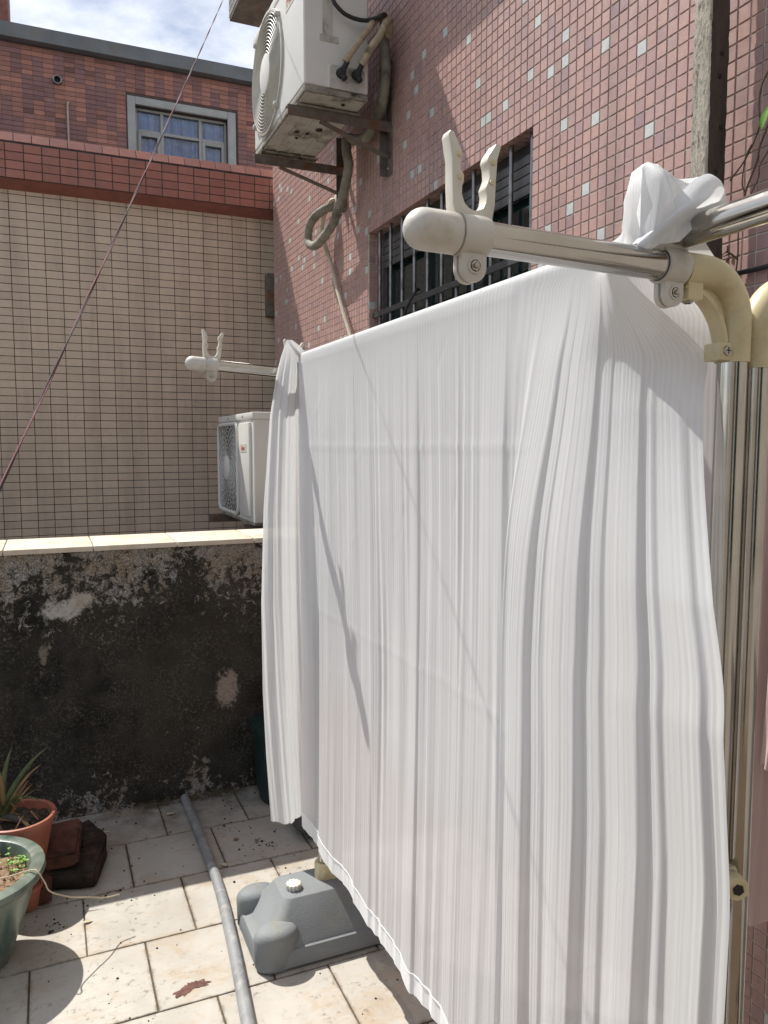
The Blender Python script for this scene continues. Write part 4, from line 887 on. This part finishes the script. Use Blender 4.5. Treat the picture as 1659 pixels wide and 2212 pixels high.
tent = np.array([(.812, 1.815), (.811, 1.850), (.806, 1.890), (.795, 1.898), (.778, 1.893), (.756, 1.890), (.735, 1.894), (.720, 1.902), (.708, 1.905), (.699, 1.897), (.694, 1.868), (.694, 1.84), (.696, 1.822), (.698, 1.808)])
for i, uu in enumerate(U):
    far = uu <= 1
    s = max(0., uu-1.); Yt = YF-(YF-YS)*min(uu, 1.)
    sg = s**.42; Ytop = YS-sg*(YS-.792); T = float(sstep(.60, .965, sg))**1.9
    Yb = Yt if far else Ytop
    for k in range(NTOP):        # over the rod
        a = math.pi*k/(NTOP-1); cx, cz = RX+.0215*math.cos(a), RZ+.0215*math.sin(a)
        px, pz = tent[k]; sag = .25*math.sin(math.pi*T)
        GRID[i, NB+k] = (cx+(px-cx)*T, Yb+.004*math.sin(9*a+20*uu)*T, cz+(pz-cz)*T*(1-.0*sag)); UVS[i, NB+k] = (uu, -.02*k/NTOP)
    # back drop
    for k in range(NB):
        t = 1-k/NB; z0_ = GRID[i, NB, 2]; z = z0_-t*(1.02+.05*math.sin(5*Yb)); GRID[i, k] = (GRID[i, NB, 0]+.004+.012*t*math.sin(Yb*37+2*math.sin(Yb*9))+.01*t+.15*sg**3*min(1, t*12), Yb+max(0, .85-Yb)*min(1, t*14), z); UVS[i, k] = (uu, t)
    # front drop
    ztop = GRID[i, NB+NTOP-1, 2]; tt = np.linspace(0, 1, NF+1)[1:]; zb = .268+.010*math.sin(Yt*6.0)+.006*math.sin(Yt*23)
    z = ztop+(zb-ztop)*tt
    Yv = np.full(NF, Yt); x0 = RX-.0215
    if far:
        hh = front_far(Yv, tt); x = x0-hh-.002
        Yv = Yv+.006*np.sin(Yt*29+tt*2)*tt
        w_e = sstep(.93, 1., np.array(uu)); nh = 0
    else:
        Yv = YS-s**(.42+.58*sstep(0, .42, tt))*(YS-near_edge_y(z)); gath = .35+.65*sstep(0, .35, tt); h = np.zeros(NF)
        wob = s+.010*np.sin(2.2*tt+s*9)+.006*np.sin(5*tt+s*23)
        h = (np.interp(wob, NZK, NZH)*.7+np.interp(wob-.006, NZK, NZH)*.3)*gath*(.30+.38*tt)
        h += .026*float(sstep(.012, .05, s))*sstep(.02, .30, tt)*(1-.6*s)
        h += np.interp(s*1.24+1.0+.01*np.sin(3*tt), *Z4)*.9*gath
        h = h*sstep(0, .06, np.array(s))+front_far(np.full(NF, max(Ytop, YS-.05)), tt)*(1-sstep(.0, .15, np.array(s)))
        xs = GRID[i, NB+NTOP-1, 0]; lead = sstep(0, .10, tt)
        back = s**3.2*np.interp(z, [.5, 1.2, 1.35, 1.50, 1.60, 1.68, 1.77, 1.9], [0, .004, .024, .060, .088, .128, .12, 0.])
        x = xs+(x0-.004-h-xs)*lead + back*lead
    GRID[i, NB+NTOP:, 0] = x; GRID[i, NB+NTOP:, 1] = Yv; GRID[i, NB+NTOP:, 2] = z
uvu = np.zeros(nu); step = np.where(U[1:] <= 1, (YF-YS)/(NU_F-1), .60/(NU_N-1)); uvu[1:] = np.cumsum(step)
UVS[:, :, 0] = uvu[:, None]; UVS[:, NB+NTOP:, 1] = np.linspace(0, 1.55, NF)[None, :]
panel = MB().grid(GRID, uv=UVS).build('cloth_panel', M['curtain'], ct_, smooth=180)
panel.data.materials.append(cloth_mat('white_hem_band', False, (.85, .862, .875), .2))
mi = np.zeros((nu-1, GRID.shape[1]-1), np.int32); mi[:, NB+NTOP+int(NF*.966):] = 1; panel.data.polygons.foreach_set('material_index', mi.ravel())
# hem stitching on the front drop
q = NB+NTOP+int(NF*.966); sp_pts = GRID[::3, q]-np.array([.0026, 0, 0])
MB().tube([tuple(p) for p in sp_pts], .0008, 5).build('hem_stitch', M['hem'], ct_)
FL = []                                   # flap falling over the near side of the hook and the rod
topx = np.array([(.698, 1.896), (.707, 1.905), (.722, 1.902), (.740, 1.894), (.757, 1.890), (.776, 1.893), (.796, 1.899), (.807, 1.890)])
botx = np.array([(.698, .793, 1.806), (.702, .776, 1.800), (.718, .770, 1.800), (.736, .764, 1.803), (.750, .760, 1.817), (.764, .758, 1.844), (.785, .764, 1.846), (.800, .780, 1.852)])
ks = np.linspace(0, 7, 43); ki = np.arange(8)
for b in np.linspace(0, 1, 22):
    row = []
    for k in ks:
        tx, tz = np.interp(k, ki, topx[:, 0]), np.interp(k, ki, topx[:, 1]); qx, qy, qz = (np.interp(k, ki, botx[:, c]) for c in range(3))
        th_ = math.atan2(b+.02, k/7-.13+.02); tri = abs((th_*2.3) % 1-.5)*2
        bu = math.sin(math.pi*b)**.7*(.004+.011*tri)+.004*math.sin(math.pi*b)*math.sin(k*1.3)
        wk = min(1, k/.9)*min(1, (7-k)/.7); bu *= wk
        row.append((tx+(qx-tx)*b, .793-.018*wk*math.sin(math.pi*min(1, b*4)/2)+(qy-.793+.018*wk)*b*b-bu, tz+(qz-tz)*b))
    FL.append(row)
uvf = np.zeros((22, 43, 2)); uvf[:, :, 0] = np.linspace(0, .16, 43)[None, :]; uvf[:, :, 1] = np.linspace(0, .1, 22)[:, None]
MB().grid(FL, uv=uvf).build('near_flap', M['curtain'], ct_, smooth=180)
BZ = [Vector(p)+Vector((0, -.007, 0)) for p in ((.806, .776, 1.856), (.765, .742, 1.880), (.722, .758, 1.838), (.690, .806, 1.796))]; WF = []
for u_ in np.linspace(0, 1, 40):
    P0 = BZ[0]*(1-u_)**3+BZ[1]*3*u_*(1-u_)**2+BZ[2]*3*u_**2*(1-u_)+BZ[3]*u_**3; wd_ = .012+.012*math.sin(math.pi*u_)
    WF.append([tuple(P0+Vector((-.004*v_, -.010*(1-v_*v_)+.012*max(0, abs(v_)-.7), -wd_*v_-.004*math.sin(5*u_+3*v_)))) for v_ in np.linspace(-1, 1.25, 17)])
uvw = np.zeros((40, 17, 2)); uvw[:, :, 0] = np.linspace(0, .05, 17)[None, :]; uvw[:, :, 1] = np.linspace(0, .2, 40)[:, None]
MB().grid(WF, uv=uvw).build('wrap_fold', M['curtain'], ct_, smooth=180)
# gathered far end, draped over the far hook in front of the arm
zl = [.335, .45, .557, .769, 1.063, 1.351, 1.634, 1.76, 1.815, 1.85, 1.868]
xl = [.622, .614, .607, .598, .595, .606, .629, .650, .664, .676, .684]
xr = [.772, .772, .772, .770, .768, .766, .764, .762, .754, .726, .700]
NG, NS = 150, 120; G = np.zeros((NG, NS, 3)); UVg = np.zeros((NG, NS, 2))
for j in range(NG):
    t = j/(NG-1); z = 1.882+(.285-1.882)*t; z_ = 1.55+(z-1.55)/1.0453; a, b = np.interp(z_, zl, xl)*1.0453, min(.792, np.interp(z_, zl, xr)*1.0453)
    for i in range(NS):
        s = i/(NS-1); am = .6*sstep(0, .12, np.array(t))+.4*t
        y = 2.418+am*(.013*math.sin(2*math.pi*(s*1.7+.12*t)+.4)+.004*math.sin(2*math.pi*(s*5.3-.5*t)))-.012*(1-abs(2*s-1))*am+.02*max(0, (.18-s))/.18*am
        y += .0016*math.sin(s*70-16*t)*am
        x = a+(b-a)*(s+.03*math.sin(2*math.pi*s*1.7+1)*am*(1-t))
        G[j, i] = (x, y, z+.015*s*t); UVg[j, i] = (s*.30+.16*t, 1.55*t)
MB().grid(G, uv=UVg).build('gathered_end', M['curtain'], ct_, smooth=180)
G2 = []                                   # drape back from the tip to the rod
for j in range(16):
    t = j/15; G2.append([((.713+.06*t+.03*s, 2.418+.03*t, 1.882-.012*math.sin(t*3)-.030*t-.03*s*s+.03*s*t)) for s in np.linspace(0, 1, 10)])
MB().grid(G2, uv=np.random.rand(16, 10, 2)*.02).build('gathered_top', M['curtain'], ct_, smooth=180)

# ------------------------------------------------------------------ ribbed clothes on the second rod
def garment(name, y0, y1, ztop, zbot, x0, mat, label, seed, skew=0.):
    g = thing(name, (x0, (y0+y1)/2, zbot), label, 'clothing', 'ribbed clothes on the second rod'); r = np.random.default_rng(seed)
    n, m = 80, 70; GA = np.zeros((m, n, 3)); uv = np.zeros((m, n, 2)); ph = r.uniform(0, 6, 4)
    for sd, nm in ((-1, 'front'), (1, 'back')):
        for j in range(m):
            t = j/(m-1)
            for i in range(n):
                s = i/(n-1); y = y0+(y1-y0)*s+skew*t*(s-.5)
                GA[j, i] = (x0+sd*(.017+.012*math.sin(math.pi*s))+.030*math.sin(s*13+ph[0]+t)*t+.012*math.sin(s*31+ph[1])*t+(.0 if j else -sd*.017), y+.015*math.sin(3*t+ph[2])*t, ztop+(zbot+.03*math.sin(s*7+ph[3])-ztop)*t+(.012 if sd == 1 else 0)*t)
                uv[j, i] = (s*(y1-y0)*1.2, t)
        MB().grid(GA.copy(), uv=uv.copy()).build('cloth_'+nm, mat, g, smooth=180)
garment('ribbed_garment', .99, 1.10, 1.80, .66, 1.237, M['rib_pink'], 'pale pink ribbed garment hanging lowest, beside the steel poles', 3, .03)
garment('ribbed_garment', .84, .985, 1.80, .93, 1.237, M['rib_pink'], 'pale pink ribbed garment at the right edge, ending higher than its neighbour', 5, .05)
garment('ribbed_garment', 1.105, 1.135, 1.78, .80, 1.237, M['rib_peach'], 'narrow peach ribbed garment between the poles and the pale pink one', 8, .0)
tag(MB().tube(spline([(1.10, .985, .66), (1.102, .984, .60), (1.098, .985, .55), (1.103, .983, .48), (1.10, .985, .40)], 6), .0012, 5).build('loose_thread', M['straw']), 'thin loose thread dangling under the ribbed garment', 'thread')

# ------------------------------------------------------------------ things on the floor
pg = tag(MB().tube(spline([(.497, 3.315, .019), (.500, 3.0, .018), (.497, 2.6, .018), (.472, 2.25, .018), (.436, 1.9, .018), (.39, 1.5, .018), (.35, 1.15, .018)], 6), .0185, 18).build('floor_pipe', M['pvc_grey']), 'long grey pvc pipe lying on the floor tiles from the parapet', 'pipe')
# green pot with seedlings
gp = thing('green_pot', (-.275, 2.505, 0), 'large round green glazed pot at the left edge full of small seedlings', 'flower pot')
MB().lathe((-.275, 2.505, 0), [(.115, .003), (.125, .010), (.150, .08), (.178, .16), (.196, .225), (.202, .248), (.222, .256), (.230, .270), (.226, .284), (.205, .289), (.188, .284), (.180, .262), (.178, .235), (.001, .230)], 56, cap=False).build('pot_body', M['green_glaze'], gp)
bm_ = MB(); G = []
for j in range(10):
    r = .183*j/9; G.append([(-.275+r*math.cos(a), 2.505+r*math.sin(a), .243+.008*math.sin(9*a+j)*(j/9)+.012*(1-j/9)) for a in np.linspace(0, 2*math.pi, 41)])
MB().grid(G).build('soil', M['soil_pale'], gp, smooth=60)
pe = MB()
for k in range(520):
    a, r = random.uniform(0, 6.283), .178*math.sqrt(random.random()); x, y = -.275+r*math.cos(a), 2.505+r*math.sin(a); s = random.uniform(.0018, .0045)
    pe.lathe((x, y, .247), [(s*.6, -s*.3), (s, s*.3), (s*.5, s)], 6)
pe_o = pe.build('gravel', M['soil_pale'], gp, smooth=60); pe_o['kind'] = 'stuff'
se = MB()
for k in range(230):
    a, r = random.uniform(0, 6.283), .18*math.sqrt(random.random()); x, y = -.275+r*math.cos(a), 2.505+r*math.sin(a)
    if math.sin(x*41)+math.sin(y*37+1)+random.gauss(0, .5) < -.1: continue
    hh = random.uniform(.006, .028)
    for q in range(random.randint(3, 6)):
        an = random.uniform(0, 6.283); L_ = random.uniform(.006, .012); b0 = Vector((x, y, .25+hh)); t0 = b0+Vector((math.cos(an)*L_, math.sin(an)*L_, random.uniform(.0, .006)))
        g_ = leaf_mesh(b0, t0, L_*.42, (0, 0, 1), .1, 4); se.grid(g_)
    se.tube([(x, y, .243), (x, y, .25+hh)], .0009, 4)
so = se.build('seedlings', M['leaf'], gp, smooth=80); so['kind'] = 'stuff'
tag(MB().tube(spline([(-.30, 2.50, .258), (-.172, 2.461, .268), (-.088, 2.424, .294), (-.068, 2.408, .292), (-.05, 2.397, .262), (-.035, 2.405, .225), (.021, 2.43, .18), (.074, 2.46, .15), (.119, 2.495, .118), (.165, 2.506, .112)], 8), [.0022]*72+[.0018], 6).build('dry_stalk', M['straw']), 'thin pale dry stalk hanging over the rim of the green pot', 'stalk')
# terracotta pot
tp = thing('terracotta_pot', (-.138, 2.85, .095), 'round terracotta coloured plastic pot holding the aloe, behind the green pot', 'flower pot')
MB().lathe((-.138, 2.85, 0), [(.083, .100), (.086, .104), (.110, .235), (.113, .238), (.116, .262), (.124, .266), (.126, .274), (.124, .281), (.117, .283), (.112, .279), (.108, .245), (.001, .240)], 48, cap=False).build('pot_body', M['terracotta'], tp)
G = []
for j in range(9):
    r = .109*j/8; G.append([(-.138+r*math.cos(a), 2.85+r*math.sin(a), .252+.009*math.sin(7*a+j*2)*(j/8)+random.uniform(-.003, .003)) for a in np.linspace(0, 2*math.pi, 37)])
MB().grid(G).build('soil', M['soil'], tp, smooth=60)
al = thing('aloe_plant', (-.17, 2.87, .25), 'spiky aloe with green and dried brown leaves in the terracotta pot', 'plant')
def blade(base, tip, wid, bend, mat, nm='leaf', th=.3):
    b = Vector(base); t = b+(Vector(tip)-b)*.82-Vector((0, 0, .03)); wid *= .85; mid = (b+t)/2+Vector(bend); G = []
    for i in range(13):
        k = i/12; c = b*(1-k)**2+mid*2*k*(1-k)+t*k*k; d = ((mid-b)*(1-k)+(t-mid)*k).normalized(); s = d.cross(Vector((.35, -.93, .1))).normalized(); n_ = s.cross(d); w_ = wid*(1-k)**.75+.0006
        G.append([c+s*w_*math.cos(a)+n_*w_*th*math.sin(a) for a in np.linspace(0, 2*math.pi, 9)[:-1]])
    MB().grid(G, closed=True).build(nm, M[mat], al, smooth=80)
ab = (-.185, 2.87, .26)
for tip, wd, bd, mt in (((-.005, 2.93, .56), .017, (-.03, 0, .05), 'aloe'), ((-.07, 2.92, .49), .016, (-.02, 0, .05), 'aloe'), ((-.14, 2.95, .58), .018, (-.02, 0, .03), 'aloe'), ((-.30, 2.86, .50), .018, (0, 0, .06), 'aloe'), ((-.24, 2.84, .53), .017, (0, 0, .05), 'aloe'), ((-.10, 2.80, .42), .015, (.0, 0, .05), 'aloe'), ((-.21, 2.78, .44), .016, (0, 0, .06), 'aloe'), ((-.33, 2.93, .42), .016, (0, 0, .08), 'aloe'),
                        ((-.195, 2.84, .55), .012, (.02, 0, .02), 'dry'), ((-.065, 2.86, .44), .008, (.01, 0, .02), 'dry'), ((-.03, 2.90, .50), .009, (.0, 0, .06), 'dry'), ((-.05, 2.87, .41), .006, (-.04, 0, .0), 'dry'), ((-.10, 2.83, .37), .006, (.02, 0, .1), 'dry'), ((-.25, 2.80, .40), .007, (-.03, 0, .04), 'dry'), ((-.08, 2.93, .43), .008, (.03, 0, .05), 'dry'), ((-.15, 2.80, .40), .007, (.05, 0, .0), 'dry'), ((-.03, 2.84, .36), .007, (0, 0, .09), 'aloe'), ((-.28, 2.80, .42), .012, (0, 0, .06), 'aloe')):
    blade(ab, tip, wd, bd, mt)
MB().tube(spline([(-.20, 2.88, .24), (-.17, 2.86, .275), (-.135, 2.84, .268), (-.10, 2.83, .255)], 5), .012, 10).build('old_stem', M['stone'], al)
for k in range(7):
    a = random.uniform(0, 6.28); b0 = Vector((-.138+.07*math.cos(a), 2.84+.06*math.sin(a), .262)); MB().tube(spline([b0, b0+Vector((random.uniform(-.04, .04), random.uniform(-.03, .03), .03)), b0+Vector((random.uniform(-.07, .07), random.uniform(-.05, .05), .004))], 5), .0026, 6).build('dry_shred', M['dry'], al)
# bricks
def brick(name, c, size, rot, mat, label, seed, tilt=(0, 0)):
    r = np.random.default_rng(seed); bm = bmesh.new(); bmesh.ops.create_cube(bm, size=1)
    bmesh.ops.scale(bm, vec=size, verts=bm.verts); bmesh.ops.bevel(bm, geom=bm.edges[:], offset=.008, segments=2, affect='EDGES')
    bmesh.ops.subdivide_edges(bm, edges=bm.edges[:], cuts=2, use_grid_fill=True)
    for v in bm.verts: v.co += Vector(r.normal(0, .0016, 3))+v.normal*(.003*math.sin(v.co.x*60+seed)*math.sin(v.co.y*50+seed*2))
    me = bpy.data.meshes.new(name); bm.to_mesh(me); bm.free(); me.shade_smooth(); me.set_sharp_from_angle(angle=R(50)); me.materials.append(mat)
    o = put(name, me); o.location = c; o.rotation_euler = (tilt[0], tilt[1], rot); return tag(o, label, 'brick', 'old bricks by the pots')
brick('brick', (.005, 2.935, .105), (.115, .245, .052), R(-6), M['brick'], 'reddish mossy brick lying on top of the stack beside the terracotta pot', 1, (R(3), R(-3)))
brick('brick', (.050, 2.885, .034), (.165, .20, .060), R(-14), M['brick_dark'], 'blackened brick at the bottom of the stack, nearest the floor pipe', 2)
brick('brick', (.085, 3.045, .044), (.10, .16, .085), R(20), M['brick_dark'], 'sooty broken brick at the back of the stack near the parapet', 3, (0, R(4)))
brick('brick', (-.075, 2.83, .035), (.085, .20, .062), R(-4), M['brick'], 'brick standing under the terracotta pot, left of the stack', 4)
brick('brick', (-.185, 2.87, .045), (.09, .20, .088), R(3), M['brick_dark'], 'hidden dark brick carrying the left side of the terracotta pot', 6)
st = tag(MB().lathe((-.118, 2.745, 0), [(.038, .003), (.041, .008), (.052, .070), (.056, .072), (.056, .084), (.051, .085), (.048, .07), (.001, .065)], 32, cap=False).build('small_pot', M['terracotta']), 'small terracotta pot wedged between the green pot and the bricks', 'flower pot')
# bin and stone behind the curtain
bi = thing('storage_bin', (.93, 3.23, 0), 'dark green round plastic bin standing in the corner behind the curtain', 'bin')
MB().lathe((.925, 3.20, 0), [(.115, .0), (.122, .01), (.128, .05), (.135, .06), (.142, .30), (.148, .31), (.148, .325)], 40).build('bin_body', M['bin'], bi)
MB().lathe((.925, 3.20, .326), [(.152, 0), (.152, .018), (.13, .026), (.001, .030)], 40, cap=False).build('bin_lid', M['bin'], bi)
def lump(name, c, s, mat, label, cat, seed):
    r = np.random.default_rng(seed); bm = bmesh.new(); bmesh.ops.create_icosphere(bm, subdivisions=3, radius=1)
    ph = r.uniform(0, 6, 6)
    for v in bm.verts:
        k = 1+.12*math.sin(3*v.co.x+ph[0])*math.sin(4*v.co.y+ph[1])+.08*math.sin(7*v.co.z+ph[2]+3*v.co.x); v.co = Vector((v.co.x*s[0]*k, v.co.y*s[1]*k, max(-.9, v.co.z)*s[2]*k))
    me = bpy.data.meshes.new(name); bm.to_mesh(me); bm.free(); me.shade_smooth(); me.materials.append(mat); o = put(name, me); o.location = c; return tag(o, label, cat)
lump('stone', (.985, 2.86, .052), (.15, .11, .062), M['stone'], 'dark rounded stone on the floor under the gathered curtain end', 'stone', 2)
# dry grass along the foot of the parapet
we = MB()
for k in range(190):
    x = random.choice([random.gauss(.56, .07), random.gauss(.68, .05), random.gauss(.38, .05)]); y = 3.345-abs(random.gauss(0, .02)); L_ = random.uniform(.02, .07); a = random.uniform(0, 6.28)
    we.tube([(x, y, .001), (x+math.cos(a)*L_*.5, y-abs(math.sin(a))*L_*.3, L_*.45), (x+math.cos(a)*L_, y-abs(math.sin(a))*L_*.6, L_*.35)], [.0011, .0009, .0003], 4, False)
wo = we.build('dry_grass', M['weed'], smooth=60); wo['kind'] = 'stuff'; tag(wo, 'tuft of dry grass along the foot of the parapet', 'grass')
# dirt crumbs
de = MB()
for k in range(420):
    x, y = random.uniform(-.5, 1.2), random.uniform(1.5, 3.33)
    if random.random() > .35+.6*((y-1.5)/1.8): continue
    s = abs(random.gauss(.0014, .0012))+.0007
    de.lathe((x, y, 0), [(s*1.1, 0), (s, s*.5), (s*.4, s)], 5)
for cx, cy, n_, sg in ((.70, 2.82, 34, .045), (.62, 3.00, 20, .04), (.12, 2.70, 40, .05), (.06, 3.20, 60, .08), (-.05, 2.60, 22, .04), (.56, 2.14, 14, .04), (.2, 1.95, 16, .04)):
    for k in range(n_):
        x, y = random.gauss(cx, sg), min(3.33, random.gauss(cy, sg*.6)); s = abs(random.gauss(.0012, .0013))+.0005; de.lathe((x, y, 0), [(s*1.2, 0), (s, s*.5), (s*.4, s)], 5)
do = de.build('floor_litter', M['crumb'], smooth=60); do['kind'] = 'stuff'; tag(do, 'dark dirt crumbs scattered over the floor tiles', 'litter')
def fallen(c, L_, wd, rot, mat, label, lift=.006):
    d = Vector((math.cos(rot), math.sin(rot), 0)); b = Vector(c)
    g = leaf_mesh(b-d*L_/2+Vector((0, 0, .002)), b+d*L_/2+Vector((0, 0, lift)), wd, (0, 0, 1), .3); o = MB().grid(g).build('fallen_leaf', M[mat], smooth=80); tag(o, label, 'leaf', 'fallen leaves on the tiles')
fallen((.425, 3.225, .002), .04, .013, .4, 'straw', 'yellow fallen leaf on the shaded tiles left of the grey pipe')
fallen((.17, 3.17, .002), .06, .006, .15, 'straw', 'narrow straw coloured leaf on the tiles behind the brick stack')
fallen((.15, 2.985, .002), .03, .010, 1., 'straw', 'small yellow leaf beside the blackened bricks')
fallen((.545, 2.74, .002), .035, .010, 2.2, 'straw', 'pale curled leaf lying against the right side of the grey pipe')
fallen((.63, 2.905, .002), .028, .008, .5, 'dry', 'brown leaf on the shaded tiles between the pipe and the curtain end')
fallen((.70, 2.865, .002), .024, .009, 1.4, 'dry', 'dark curled leaf on the tile in front of the stone')
fallen((.07, 2.575, .002), .032, .008, .1, 'straw', 'tan leaf across a joint at the edge of the parapet shadow')
fallen((.93, 1.855, .006), .034, .009, 1.2, 'dry', 'reddish brown curled leaf on the sunny tiles in front of the grey foot', .014)
fs = []
for k in range(46):
    a = 2*math.pi*k/46; r = .030*(1+.45*math.cos(2*(a-.5))+.35*math.cos(3*a+.6)*.6)*random.uniform(.72, 1.15); fs.append((r*math.cos(a)*1.25, r*math.sin(a)*.8))
tag(MB().prism(fs, (.325, 2.135, .0008), (1, 0, 0), (0, 1, 0), (0, 0, 1), .0012).build('rust_flake', simple('red_brown_flake', (.13, .06, .045), .9, 0, .5, 60, .4, 200), smooth=0), 'flat red-brown flake stuck on the sunny tile left of the grey pipe', 'flake')
